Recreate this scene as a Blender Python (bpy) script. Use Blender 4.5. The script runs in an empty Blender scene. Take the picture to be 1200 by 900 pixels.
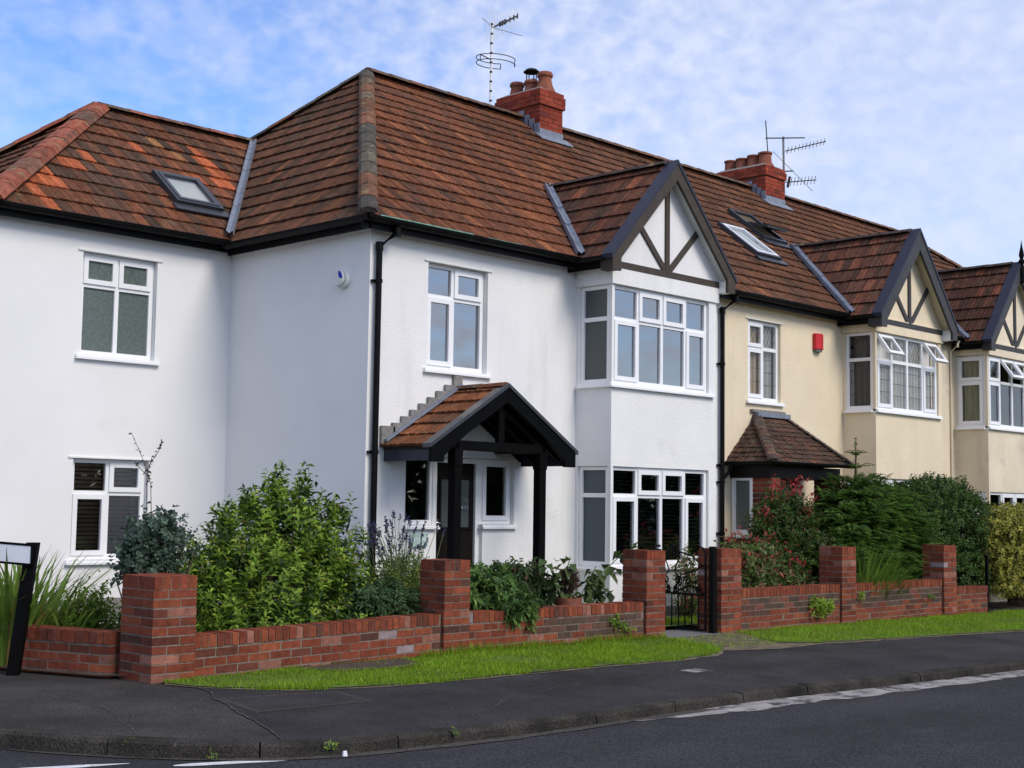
import bpy, bmesh, math, random
import numpy as np
from mathutils import Vector, Matrix, noise as mnoise
random.seed(7)
rng = np.random.default_rng(11)
SC = bpy.context.scene
COL = SC.collection

# ---------------------------------------------------------------- colours / materials
def lin(r, g, b):
    f = lambda c: c / 12.92 if c <= 0.04045 else ((c + 0.055) / 1.055) ** 2.4
    return (f(r / 255), f(g / 255), f(b / 255))

def nn(t, typ, **kw):
    n = t.nodes.new(typ)
    for k, v in kw.items():
        setattr(n, k, v)
    return n

def mixc(t, blend, fac, a, b):
    m = nn(t, 'ShaderNodeMix', data_type='RGBA', blend_type=blend)
    for s, v in ((0, fac), (6, a), (7, b)):
        if v is None:
            continue
        if hasattr(v, 'is_output'):
            t.links.new(v, m.inputs[s])
        else:
            m.inputs[s].default_value = v if s == 0 else (*v[:3], 1)
    return m.outputs[2]

def ramp(t, src, lo, hi):
    r = nn(t, 'ShaderNodeMapRange')
    r.inputs[1].default_value = lo
    r.inputs[2].default_value = hi
    t.links.new(src, r.inputs[0])
    return r.outputs[0]

def noise(t, scale, detail=3, rough=.55, stretch=None, dist=0):
    tc = nn(t, 'ShaderNodeTexCoord')
    n = nn(t, 'ShaderNodeTexNoise')
    n.inputs['Scale'].default_value = scale
    n.inputs['Detail'].default_value = detail
    n.inputs['Roughness'].default_value = rough
    n.inputs['Distortion'].default_value = dist
    if stretch:
        mp = nn(t, 'ShaderNodeMapping')
        mp.inputs['Scale'].default_value = stretch
        t.links.new(tc.outputs['Object'], mp.inputs[0])
        t.links.new(mp.outputs[0], n.inputs[0])
    else:
        t.links.new(tc.outputs['Object'], n.inputs[0])
    return n.outputs[0]

def mat(name, col, rough=.7, var=.12, scale=6, bump=0, bscale=60, bdist=.01, tint=False, spec=.4, metal=0,
        spots=None, stretch=None, trans=0, fine=0, fscale=120, rain=None):
    """Principled surface: base colour varied by noise; tint = per-face colour attribute multiplies / replaces it;
    spots = list of (colour, scale, lo, hi) stains."""
    m = bpy.data.materials.new(name)
    m.use_nodes = True
    t = m.node_tree
    b = t.nodes['Principled BSDF']
    if tint:
        at = nn(t, 'ShaderNodeAttribute', attribute_name='tint')
        c = at.outputs['Color']
    else:
        rgb = nn(t, 'ShaderNodeRGB')
        rgb.outputs[0].default_value = (*col, 1)
        c = rgb.outputs[0]
    if var:
        n = ramp(t, noise(t, scale, 4, .6, stretch), .3, .7)
        k1, k2 = 1 - var, 1 + var
        v = mixc(t, 'MIX', n, (k1, k1, k1), (k2, k2, k2))
        c = mixc(t, 'MULTIPLY', 1.0, c, v)
    if fine:
        n = ramp(t, noise(t, fscale, 2, .5), .3, .7)
        v = mixc(t, 'MIX', n, (1 - fine,) * 3, (1 + fine,) * 3)
        c = mixc(t, 'MULTIPLY', 1.0, c, v)
    for (sc, ss, lo, hi) in (spots or []):
        n = ramp(t, noise(t, ss, 4, .65), lo, hi)
        c = mixc(t, 'MIX', n, c, sc)
    if rain:          # faint run-off streaks and grime down a rendered wall
        n1 = ramp(t, noise(t, 1.0, 4, .6, (5.5, 5.5, .28)), .50, .78)
        n2 = ramp(t, noise(t, .55, 3, .6), .42, .66)
        mm = nn(t, 'ShaderNodeMath', operation='MULTIPLY')
        t.links.new(n1, mm.inputs[0])
        t.links.new(n2, mm.inputs[1])
        c = mixc(t, 'MIX', mm.outputs[0], c, rain)
    t.links.new(c, b.inputs['Base Color'])
    b.inputs['Roughness'].default_value = rough
    b.inputs['Specular IOR Level'].default_value = spec
    b.inputs['Metallic'].default_value = metal
    if bump:
        bp = nn(t, 'ShaderNodeBump')
        bp.inputs['Strength'].default_value = bump
        bp.inputs['Distance'].default_value = bdist
        t.links.new(noise(t, bscale, 3, .6), bp.inputs['Height'])
        t.links.new(bp.outputs[0], b.inputs['Normal'])
    if trans:
        tr = nn(t, 'ShaderNodeBsdfTranslucent')
        t.links.new(c, tr.inputs[0])
        mx = nn(t, 'ShaderNodeMixShader')
        mx.inputs[0].default_value = trans
        out = t.nodes['Material Output']
        t.links.new(b.outputs[0], mx.inputs[1])
        t.links.new(tr.outputs[0], mx.inputs[2])
        t.links.new(mx.outputs[0], out.inputs[0])
    return m

def glass_mat(name, ior=1.9, tint=(.8, .85, .85), base=None, basefac=0, ripple=0, rscale=40):
    """Thin window glass: fresnel reflection over a see-through sheet (optionally partly a film of colour)."""
    m = bpy.data.materials.new(name)
    m.use_nodes = True
    t = m.node_tree
    t.nodes.clear()
    out = nn(t, 'ShaderNodeOutputMaterial')
    fr = nn(t, 'ShaderNodeFresnel')
    fr.inputs[0].default_value = ior
    gl = nn(t, 'ShaderNodeBsdfGlossy')
    gl.inputs['Roughness'].default_value = .015
    if ripple:
        bp = nn(t, 'ShaderNodeBump')
        bp.inputs['Strength'].default_value = ripple
        bp.inputs['Distance'].default_value = .01
        t.links.new(noise(t, rscale, 2), bp.inputs['Height'])
        t.links.new(bp.outputs[0], gl.inputs['Normal'])
    tr = nn(t, 'ShaderNodeBsdfTransparent')
    tr.inputs[0].default_value = (*tint, 1)
    body = tr.outputs[0]
    if base:
        df = nn(t, 'ShaderNodeBsdfDiffuse')
        if ripple:
            v = mixc(t, 'MIX', ramp(t, noise(t, rscale, 3, .7), .35, .65), tuple(c * .75 for c in base), tuple(c * 1.25 for c in base))
            t.links.new(v, df.inputs[0])
        else:
            df.inputs[0].default_value = (*base, 1)
        mb = nn(t, 'ShaderNodeMixShader')
        mb.inputs[0].default_value = basefac
        t.links.new(body, mb.inputs[1])
        t.links.new(df.outputs[0], mb.inputs[2])
        body = mb.outputs[0]
    mx = nn(t, 'ShaderNodeMixShader')
    t.links.new(fr.outputs[0], mx.inputs[0])
    t.links.new(body, mx.inputs[1])
    t.links.new(gl.outputs[0], mx.inputs[2])
    t.links.new(mx.outputs[0], out.inputs[0])
    return m

MT = {}
MT['render_rough'] = mat('white_roughcast', (.80, .795, .775), .9, .04, 1.3, bump=.4, bscale=42, bdist=.015, spec=.15, rain=(.70, .70, .68), spots=[((.62, .62, .58), 1.1, .62, .9)])
MT['render_smooth'] = mat('white_render', (.80, .795, .78), .9, .035, .8, bump=.15, bscale=50, spec=.15, spots=[((.66, .66, .63), .7, .62, .95)])
MT['cream_rough'] = mat('cream_roughcast', (.78, .665, .475), .9, .05, 1.6, bump=.45, bscale=40, bdist=.018, spec=.15, rain=(.70, .595, .43), spots=[((.60, .51, .37), 1.3, .64, .92)])
MT['cream_worn'] = mat('cream_worn', (.75, .655, .49), .9, .09, 1.6, bump=.45, bscale=40, bdist=.018, spec=.15, rain=(.48, .42, .32), spots=[((.50, .44, .33), 1.5, .58, .85)])
MT['upvc'] = mat('white_upvc', (.84, .84, .84), .35, .02, 3, spec=.5)
MT['upvc_old'] = mat('painted_sill', (.78, .78, .75), .5, .06, 5)
MT['black_paint'] = mat('black_paint', (.003, .003, .0032), .6, .3, 9, bump=.15, bscale=80, spec=.06)
MT['black_timber'] = mat('black_timber', (.003, .0028, .0028), .65, .35, 14, bump=.3, bscale=90, spec=.06, stretch=(1, 1, .2))
MT['gutter'] = mat('black_gutter', (.004, .004, .0042), .5, .3, 6, spec=.12, spots=[((.03, .028, .025), 5, .62, .8)])
MT['verdigris'] = mat('green_moss_edge', (.16, .33, .26), .8, .4, 22)
MT['barge'] = mat('dark_barge', (.062, .049, .038), .6, .15, 8, bump=.1, bscale=60, spec=.2)
MT['barge_grey'] = mat('grey_barge', (.048, .045, .045), .5, .18, 8, bump=.1, bscale=60, spec=.25)
MT['slate_cap'] = mat('barge_capping', (.022, .024, .042), .45, .2, 10, spec=.3)
MT['soffit'] = mat('dark_soffit', (.03, .026, .024), .7, .2, 6)
MT['lead'] = mat('lead', (.19, .215, .265), .5, .22, 9, bump=.25, bscale=18, bdist=.02)
MT['mortar_grey'] = mat('grey_mortar', (.215, .205, .19), .9, .25, 18, bump=.5, bscale=70)
MT['tile'] = mat('clay_roof_tile', None, .92, .28, 11, tint=True, bump=.4, bscale=60, fine=.28, fscale=38, stretch=(1, 1, 1), spec=.08,
                 spots=[((.15, .135, .085), 3.1, .63, .84), ((.04, .032, .03), 1.6, .56, .86), ((.36, .33, .27), 22, .72, .80)])
MT['under'] = mat('roof_underlay', (.03, .02, .018), .95, .1)
MT['ridge'] = mat('ridge_tile', None, .88, .4, 10, tint=True, bump=.45, bscale=60, fine=.25, fscale=60, spec=.15,
                  spots=[((.24, .20, .10), 6, .58, .7), ((.42, .16, .05), 7, .66, .76), ((.05, .05, .045), 4, .55, .75)])
MT['brick'] = mat('red_brick', None, .9, .28, 16, tint=True, bump=.5, bscale=110, bdist=.006, fine=.22, fscale=170, spec=.15,
                  spots=[((.34, .28, .25), 7, .73, .84), ((.045, .032, .026), 3.2, .64, .88)])
MT['mortar'] = mat('brick_mortar', (.20, .16, .125), .95, .3, 25, bump=.6, bscale=160, spots=[((.11, .12, .06), 3, .6, .8)])
MT['chim_brick'] = mat('chimney_brick', None, .9, .22, 12, tint=True, bump=.4, bscale=90, fine=.15, fscale=120, spec=.12)
MT['chim_mortar'] = mat('chimney_mortar', (.12, .07, .05), .95, .3, 20)
MT['pot'] = mat('terracotta', (.24, .075, .042), .85, .3, 8, bump=.3, bscale=50, spots=[((.14, .11, .06), 5, .58, .75)])
MT['frame_grey'] = mat('skylight_frame', (.035, .038, .045), .4, .15, 8, spec=.5)
MT['white_frame'] = mat('skylight_white', (.75, .77, .8), .4, .1, 8)
MT['steel'] = mat('galvanised', (.45, .46, .46), .4, .2, 20, metal=.7)
MT['wire'] = mat('dark_wire', (.03, .03, .032), .5, .1)
MT['rod'] = mat('pale_rod', (.8, .82, .84), .4, .05)
MT['rod2'] = mat('grey_rod', (.22, .22, .22), .5, .15)
MT['door'] = mat('dark_door', (.009, .006, .005), .45, .25, 12, stretch=(1, 1, .15), spec=.12)
MT['chrome'] = mat('chrome', (.75, .75, .75), .2, .05, metal=1)
MT['alarm_white'] = mat('alarm_white', (.72, .73, .68), .4, .06)
MT['alarm_blue'] = mat('alarm_blue', (.004, .03, .42), .35, .1)
MT['red'] = mat('alarm_red', (.56, .012, .018), .35, .08)
MT['iron'] = mat('wrought_iron', (.004, .004, .0045), .55, .3, 20, spec=.1)
MT['sign_white'] = mat('sign_white', (.78, .79, .82), .4, .03)
MT['plaque'] = mat('plaque_glass', (.46, .62, .55), .2, .18, 25, spec=.6)
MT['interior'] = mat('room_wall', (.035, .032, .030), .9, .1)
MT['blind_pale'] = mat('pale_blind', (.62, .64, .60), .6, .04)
MT['blind_dark'] = mat('dark_blind', (.05, .048, .045), .55, .15)
MT['blind_wood'] = mat('wood_blind', (.56, .37, .25), .5, .2)
MT['blind_grey'] = mat('grey_blind', (.12, .13, .135), .6, .15)
MT['curtain'] = mat('net_curtain', (.86, .84, .79), .9, .08, 7, trans=.12)
MT['curtain_warm'] = mat('warm_curtain', (.84, .68, .48), .9, .1, 7, trans=.12)
MT['curtain_green'] = mat('green_curtain', (.52, .54, .38), .9, .12, 7, trans=.12)
MT['leading'] = mat('lead_came', (.09, .09, .09), .5, .1)
MT['glass'] = glass_mat('window_glass', 2.5, tint=(.95, .97, .97))
MT['glass_bright'] = glass_mat('coated_window_glass', 5.0, tint=(.8, .85, .85))
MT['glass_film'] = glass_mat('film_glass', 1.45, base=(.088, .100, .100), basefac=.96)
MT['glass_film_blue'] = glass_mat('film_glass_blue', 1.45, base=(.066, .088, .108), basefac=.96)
MT['glass_obscure'] = glass_mat('obscure_glass', 1.5, base=(.13, .16, .145), basefac=.85, ripple=.35, rscale=34)
MT['glass_sky'] = glass_mat('skylight_glass', 2.2, tint=(.86, .9, .94))
MT['glass_clear'] = glass_mat('leaded_glass', 1.5, tint=(.92, .93, .92))
MT['asphalt'] = mat('road_asphalt', (.047, .0445, .050), .92, .2, .9, bump=1, bscale=70, bdist=.02, fine=.6, fscale=60, spec=.12, stretch=(.5, 1.4, 1),
                    spots=[((.031, .0295, .033), .5, .5, .75), ((.064, .061, .064), 2.2, .58, .8), ((.10, .095, .095), 60, .69, .77)])
MT['pave_old'] = mat('old_tarmac', (.056, .052, .048), .95, .26, 1.5, bump=1, bscale=90, bdist=.014, fine=.75, fscale=95, spec=.1,
                     spots=[((.10, .095, .085), 55, .68, .76), ((.031, .029, .027), .8, .5, .8), ((.075, .07, .065), 1.9, .60, .85)])
MT['pave_new'] = mat('new_tarmac', (.042, .0405, .041), .94, .28, 1.3, bump=1, bscale=110, bdist=.010, fine=.7, fscale=110, spec=.1,
                     spots=[((.060, .058, .056), 1.7, .58, .86), ((.024, .0235, .024), .9, .5, .75), ((.09, .088, .085), 70, .72, .79)])
MT['kerb'] = mat('kerb_stone', (.046, .041, .036), .95, .4, 3, bump=1, bscale=45, bdist=.02, fine=.5, fscale=90, spec=.1, spots=[((.018, .017, .015), 2.6, .48, .72), ((.12, .11, .10), 9, .66, .76)])
MT['channel'] = mat('concrete_channel', (.27, .25, .235), .9, .35, 4, bump=.5, bscale=60, fine=.25, fscale=90,
                    spots=[((.040, .038, .040), 4.5, .50, .60), ((.30, .28, .26), 16, .62, .75)])
MT['roadpaint'] = mat('road_paint', (.62, .62, .62), .8, .2, 10, spots=[((.08, .08, .085), 14, .60, .70)])
MT['soil'] = mat('soil', (.06, .043, .03), .95, .35, 4, bump=.8, bscale=50)
MT['dry'] = mat('dry_edge', (.145, .115, .07), .95, .4, 9, bump=.8, bscale=70, spots=[((.06, .048, .032), 5, .48, .66), ((.06, .10, .02), 3, .6, .75)])
MT['grit'] = mat('channel_grit', (.055, .048, .040), .97, .45, 14, bump=1, bscale=60, fine=.6, fscale=80)
MT['turf'] = mat('turf_base', (.085, .13, .018), .95, .35, 3, bump=.8, bscale=90)
MT['grass'] = mat('grass_blade', None, .6, .15, 1.2, tint=True, trans=.35, spec=.2)
MT['leaf'] = mat('leaf', None, .55, .16, 9, tint=True, trans=.38, spec=.2)
MT['leaf_gloss'] = mat('glossy_leaf', None, .5, .16, 9, tint=True, trans=.28, spec=.25)
MT['stem'] = mat('woody_stem', (.09, .065, .04), .85, .3, 20)
MT['greenstem'] = mat('green_stem', (.10, .14, .05), .7, .3, 20)
MT['chip'] = mat('slate_chippings', (.15, .15, .155), .9, .4, 60, bump=1, bscale=90)
MT['gloom'] = mat('dark_manhole', (.045, .04, .038), .8, .3, 30, bump=.6, bscale=120)
MT['rust'] = mat('iron_rim', (.052, .042, .036), .9, .5, 40, bump=.6, bscale=120)

# ---------------------------------------------------------------- objects
def tag(o, label=None, cat=None, group=None, kind=None):
    for k, v in (('label', label), ('category', cat), ('group', group), ('kind', kind)):
        if v:
            o[k] = v
    return o

def thing(name, label, cat, loc=(0, 0, 0), group=None):
    o = bpy.data.objects.new(name, None)
    o.empty_display_size = .2
    COL.objects.link(o)
    o.location = loc
    return tag(o, label, cat, group)

def wpos(o):
    p = Vector(o.location)
    while o.parent:
        o = o.parent
        p = p + Vector(o.location)
    return p

def link(name, me, m, parent=None):
    """Meshes are made in site coordinates; the child is shifted so it stays there under its thing."""
    o = bpy.data.objects.new(name, me)
    COL.objects.link(o)
    for mm in (m if isinstance(m, (list, tuple)) else [m]):
        me.materials.append(mm)
    if parent is not None:
        o.parent = parent
        o.location = -wpos(parent)
    return o

class MB:
    def __init__(s):
        s.v = []
        s.f = []
        s.c = []
        s.mi = []

    def add(s, vs, fs, col=(1, 1, 1), mi=0):
        k = len(s.v)
        s.v += [tuple(p) for p in vs]
        s.c += [col] * len(vs)
        s.f += [tuple(i + k for i in f) for f in fs]
        s.mi += [mi] * len(fs)

    def hexa(s, p, col=(1, 1, 1), mi=0):  # p: 4 bottom, 4 top
        s.add(p, [(3, 2, 1, 0), (4, 5, 6, 7), (0, 1, 5, 4), (1, 2, 6, 5), (2, 3, 7, 6), (3, 0, 4, 7)], col, mi)

    def box(s, x0, x1, y0, y1, z0, z1, col=(1, 1, 1), mi=0):
        s.hexa([(x0, y0, z0), (x1, y0, z0), (x1, y1, z0), (x0, y1, z0), (x0, y0, z1), (x1, y0, z1), (x1, y1, z1), (x0, y1, z1)], col, mi)

    def fbox(s, F, u0, u1, n0, n1, z0, z1, col=(1, 1, 1), mi=0):  # in a wall frame F
        s.hexa([F(u0, n1, z0), F(u1, n1, z0), F(u1, n0, z0), F(u0, n0, z0), F(u0, n1, z1), F(u1, n1, z1), F(u1, n0, z1), F(u0, n0, z1)], col, mi)

    def poly(s, pts, col=(1, 1, 1), mi=0):
        s.add(pts, [tuple(range(len(pts)))], col, mi)

    def prism(s, pts, d, col=(1, 1, 1), mi=0):  # pts polygon, extruded by vector d
        n = len(pts)
        q = [tuple(a + b for a, b in zip(p, d)) for p in pts]
        s.add(list(pts) + q, [tuple(range(n)), tuple(range(2 * n - 1, n - 1, -1))] + [(i, i + n, (i + 1) % n + n, (i + 1) % n) for i in range(n)], col, mi)

    def tube(s, path, r, n=8, col=(1, 1, 1), mi=0, caps=True):
        path = [Vector(p) for p in path]
        rs = r if isinstance(r, (list, tuple)) else [r] * len(path)
        base = len(s.v)
        up = Vector((0, 0, 1))
        for i, p in enumerate(path):
            d = (path[min(i + 1, len(path) - 1)] - path[max(i - 1, 0)]).normalized()
            ref = up if abs(d.z) < .95 else Vector((1, 0, 0))
            a = d.cross(ref).normalized()
            b = a.cross(d)
            for k in range(n):
                an = 2 * math.pi * (k + .5) / n
                s.v.append(tuple(p + (a * math.cos(an) + b * math.sin(an)) * rs[i]))
                s.c.append(col)
        for i in range(len(path) - 1):
            for k in range(n):
                a0 = base + i * n + k
                a1 = base + i * n + (k + 1) % n
                s.f.append((a0, a1, a1 + n, a0 + n))
                s.mi.append(mi)
        if caps:
            s.f.append(tuple(base + k for k in range(n))[::-1])
            s.f.append(tuple(base + (len(path) - 1) * n + k for k in range(n)))
            s.mi += [mi, mi]

    def lathe(s, c, prof, n=20, col=(1, 1, 1), mi=0):  # prof: (r, z)
        base = len(s.v)
        for r, z in prof:
            for k in range(n):
                a = 2 * math.pi * k / n
                s.v.append((c[0] + r * math.cos(a), c[1] + r * math.sin(a), c[2] + z))
                s.c.append(col)
        for i in range(len(prof) - 1):
            for k in range(n):
                a0 = base + i * n + k
                a1 = base + i * n + (k + 1) % n
                s.f.append((a0, a1, a1 + n, a0 + n))
                s.mi.append(mi)

    def mesh(s, name, smooth=False):
        me = bpy.data.meshes.new(name)
        me.from_pydata(s.v, [], s.f)
        at = me.color_attributes.new('tint', 'FLOAT_COLOR', 'POINT')
        arr = np.ones((len(s.v), 4), np.float32)
        arr[:, :3] = np.array(s.c, np.float32).reshape(-1, 3)
        at.data.foreach_set('color', arr.ravel())
        me.polygons.foreach_set('material_index', s.mi)
        if smooth:
            me.polygons.foreach_set('use_smooth', [True] * len(me.polygons))
        me.update()
        return me

    def build(s, name, m, parent=None, smooth=False, bevel=0, recalc=False, sharp=None):
        me = s.mesh(name, smooth)
        if recalc or bevel:
            bm = bmesh.new()
            bm.from_mesh(me)
            if bevel:
                ed = [e for e in bm.edges if len(e.link_faces) == 2 and e.calc_face_angle(0) > .6]
                bmesh.ops.bevel(bm, geom=ed, offset=bevel, segments=1, affect='EDGES', clamp_overlap=True)
            if recalc:
                bmesh.ops.recalc_face_normals(bm, faces=bm.faces)
            bm.to_mesh(me)
            bm.free()
        if smooth:
            me.set_sharp_from_angle(angle=math.radians(sharp or 40))
        return link(name, me, m, parent)

def build_split(s, name, m, parent=None, **kw):
    """Builds runs that do not touch each other as separate parts of the same name."""
    n = len(s.v)
    par = list(range(n))
    def find(a):
        while par[a] != a:
            par[a] = par[par[a]]
            a = par[a]
        return a
    for f in s.f:
        for i in f[1:]:
            par[find(i)] = find(f[0])
    box = {}
    for i, p in enumerate(s.v):
        b = box.setdefault(find(i), [list(p), list(p)])
        for k in range(3):
            b[0][k] = min(b[0][k], p[k])
            b[1][k] = max(b[1][k], p[k])
    keys = list(box)
    cl = {k: k for k in keys}
    def cf(a):
        while cl[a] != a:
            a = cl[a]
        return a
    e = .03
    for i, a in enumerate(keys):
        for b in keys[:i]:
            A, B = box[a], box[b]
            if all(A[0][k] - e < B[1][k] and B[0][k] - e < A[1][k] for k in range(3)):
                cl[cf(a)] = cf(b)
    groups = {}
    for f, mi in zip(s.f, s.mi):
        groups.setdefault(cf(find(f[0])), []).append((f, mi))
    out = []
    for g_ in groups.values():
        q = MB()
        mp = {}
        for f, mi in g_:
            for i in f:
                if i not in mp:
                    mp[i] = len(q.v)
                    q.v.append(s.v[i])
                    q.c.append(s.c[i])
            q.f.append(tuple(mp[i] for i in f))
            q.mi.append(mi)
        out.append(q.build(name, m, parent, **kw))
    return out

def frame(O, U, N):
    O, U, N = Vector(O), Vector(U).normalized(), Vector(N).normalized()
    def F(u, n, z):
        p = O + U * u + N * n
        return (p.x, p.y, z)
    return F

def wall(mb, F, u0, u1, z0, z1, holes=(), reveal=.10, n=0.0, mi=0):
    """Wall face with rectangular holes and their reveals."""
    us = sorted({u0, u1, *[h[0] for h in holes], *[h[1] for h in holes]})
    zs = sorted({z0, z1, *[h[2] for h in holes], *[h[3] for h in holes]})
    us = [u for u in us if u0 <= u <= u1]
    zs = [z for z in zs if z0 <= z <= z1]
    for a, b in zip(us, us[1:]):
        for c, d in zip(zs, zs[1:]):
            um, zm = (a + b) / 2, (c + d) / 2
            if any(h[0] < um < h[1] and h[2] < zm < h[3] for h in holes):
                continue
            mb.poly([F(a, n, c), F(b, n, c), F(b, n, d), F(a, n, d)], mi=mi)
    for (a, b, c, d, *skip) in holes:
        r = n - reveal
        skip = skip[0] if skip else ''
        if 'l' not in skip:
            mb.poly([F(a, n, c), F(a, n, d), F(a, r, d), F(a, r, c)], mi=mi)
        if 'r' not in skip:
            mb.poly([F(b, n, d), F(b, n, c), F(b, r, c), F(b, r, d)], mi=mi)
        if 't' not in skip:
            mb.poly([F(a, n, d), F(b, n, d), F(b, r, d), F(a, r, d)], mi=mi)
        if 'b' not in skip:
            mb.poly([F(b, n, c), F(a, n, c), F(a, r, c), F(b, r, c)], mi=mi)

def slats(mb, F, u0, u1, z0, z1, n, pitch=.05, depth=.035, tilt=.6, col=(1, 1, 1)):
    z = z0
    while z < z1:
        dz = depth * math.sin(tilt) / 2
        dn = depth * math.cos(tilt) / 2
        mb.poly([F(u0, n + dn, z - dz), F(u1, n + dn, z - dz), F(u1, n - dn, z + dz), F(u0, n - dn, z + dz)], col)
        z += pitch

def curtain_sheet(mb, F, u0, u1, z0, z1, n, wave=.11, amp=.03):
    k = max(6, int((u1 - u0) / wave * 6))
    pts = [(u0 + (u1 - u0) * i / k, n + amp * math.sin(2 * math.pi * (u0 + (u1 - u0) * i / k) / wave + 2 * math.sin(i * .13))) for i in range(k + 1)]
    for (a, na), (b, nb) in zip(pts, pts[1:]):
        mb.poly([F(a, na, z0), F(b, nb, z0), F(b, nb, z1), F(a, na, z1)])

def window(house, F, u0, u1, z0, z1, zt, mull=(), top=(), bot=(), nf=-.075, sill=True, glass='glass', blind=None, leaded=False,
           open_top=(), fw=.055, label=None, sill_ext=.06, sill_mat='upvc', sill_n=.09, drip=True, frame_mat='upvc', lead_scale=.115):
    """One window: frame mesh with panes, sill, blind / curtain as its pieces."""
    fr, gl, ld = MB(), MB(), MB()
    d = .06
    us = [u0, *mull, u1]
    # outer frame
    fr.fbox(F, u0, u0 + fw, nf - d, nf, z0, z1)
    fr.fbox(F, u1 - fw, u1, nf - d, nf, z0, z1)
    fr.fbox(F, u0 + fw, u1 - fw, nf - d, nf, z1 - fw * .8, z1)
    fr.fbox(F, u0 + fw, u1 - fw, nf - d, nf, z0, z0 + fw * 1.1)
    hm = fw * .5
    for m_ in mull:
        fr.fbox(F, m_ - hm, m_ + hm, nf - d + .002, nf - .002, z0 + fw * 1.1, z1 - fw * .8)
    cells = []
    for i, (a, b) in enumerate(zip(us, us[1:])):
        a_ = a + (fw if i == 0 else hm)
        b_ = b - (fw if i == len(us) - 2 else hm)
        if zt:
            fr.fbox(F, a_, b_, nf - d + .004, nf - .004, zt - hm, zt + hm)
            cells.append((a_, b_, zt + hm, z1 - fw * .8, i in top, i, 't'))
            cells.append((a_, b_, z0 + fw * 1.1, zt - hm, i in bot, i, 'b'))
        else:
            cells.append((a_, b_, z0 + fw * 1.1, z1 - fw * .8, i in bot, i, 'b'))
    for (a, b, c, e, sash, i, kind) in cells:
        gn = nf - .03
        opened = kind == 't' and i in open_top
        G = F
        if opened:  # top-hung, swung outwards about its head
            ang = .62
            def G(u, n, z, F=F, e=e, nf=nf, ang=ang):
                dz, dn = z - e, n - nf
                return F(u, nf + .015 + dn * math.cos(ang) - dz * math.sin(ang), e + dz * math.cos(ang) + dn * math.sin(ang))
        if sash or opened:
            s_ = .045
            g0, g1 = nf - .03, nf + .018
            o_ = .012
            fr.fbox(G, a - o_, a + s_, g0, g1, c - o_, e + o_)
            fr.fbox(G, b - s_, b + o_, g0, g1, c - o_, e + o_)
            fr.fbox(G, a + s_, b - s_, g0, g1, e - s_, e + o_)
            fr.fbox(G, a + s_, b - s_, g0, g1, c - o_, c + s_)
            a, b, c, e = a + s_, b - s_, c + s_, e - s_
            gn = nf - .012
        q4 = [G(a, gn, c), G(b, gn, c), G(b, gn, e), G(a, gn, e)]
        nv = (Vector(q4[1]) - Vector(q4[0])).cross(Vector(q4[3]) - Vector(q4[0]))
        gl.poly(q4 if nv.dot(Vector(F(0, 1, 0)) - Vector(F(0, 0, 0))) > 0 else q4[::-1])
        if leaded:
            w = .0045
            ln = gn + .004
            if kind == 't':
                p = lead_scale * .8
                k0 = int(-(e - c) / p) - 1
                for k in range(k0, int((b - a) / p) + 2):
                    for sgn in (1, -1):
                        # line u = a + k p + sgn*(z-c)*.6, clipped
                        q = []
                        for j in range(13):
                            z = c + (e - c) * j / 12
                            u = a + k * p + (z - c) * .6 * sgn + (0 if sgn > 0 else (e - c) * .6)
                            if a <= u <= b:
                                q.append((u, z))
                        if len(q) > 1:
                            (ua, za), (ub, zb) = q[0], q[-1]
                            ld.poly([G(ua - w, ln, za), G(ua + w, ln, za), G(ub + w, ln, zb), G(ub - w, ln, zb)])
            else:
                u = a + lead_scale * .9
                while u < b - .03:
                    ld.poly([G(u - w, ln, c), G(u + w, ln, c), G(u + w, ln, e), G(u - w, ln, e)])
                    u += lead_scale * .9
                z = c + .2
                while z < e - .03:
                    ld.poly([G(a, ln + .002, z - w), G(b, ln + .002, z - w), G(b, ln + .002, z + w), G(a, ln + .002, z + w)])
                    z += .2
    w_ = fr.build('window', MT[frame_mat], house)
    if label:
        w_['label'] = label
    gl.build('pane', MT[glass], w_)
    if ld.v:
        ld.build('leading', MT['leading'], w_)
    if sill:
        sm = MB()
        sm.fbox(F, u0 - sill_ext, u1 + sill_ext, nf - d, sill_n * .4, z0 - .04, z0 - .002)
        sm.fbox(F, u0 - sill_ext - .003, u1 + sill_ext + .003, nf - d + .01, sill_n * .4 + .018, z0 - .055, z0 - .03)
        sm.build('sill', MT[sill_mat], w_)
    if drip:
        dm = MB()
        dm.fbox(F, u0 - .07, u1 + .07, -.02, .018, z1 + .006, z1 + .024)
        dm.build('drip_strip', MT['upvc_old'], w_)
    if blind:
        for (kind, mname, a, b, c, e, extra) in blind:
            bm_ = MB()
            if kind == 'slat':
                slats(bm_, F, a, b, c, e, nf - .095, tilt=extra.get('tilt', .7), pitch=extra.get('pitch', .045), depth=extra.get('depth', .045))
                bm_.build('blind', MT[mname], w_)
            else:
                curtain_sheet(bm_, F, a, b, c, e, nf - .085 - extra.get('n', 0), wave=extra.get('wave', .12), amp=extra.get('amp', .025))
                bm_.build('curtain', MT[mname], w_)
    return w_

# ---------------------------------------------------------------- roofs
def pick(pal):
    r = random.random() * sum(p[0] for p in pal)
    for w, c in pal:
        r -= w
        if r <= 0:
            break
    k = random.uniform(.82, 1.18)
    return tuple(x * k for x in c)

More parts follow.
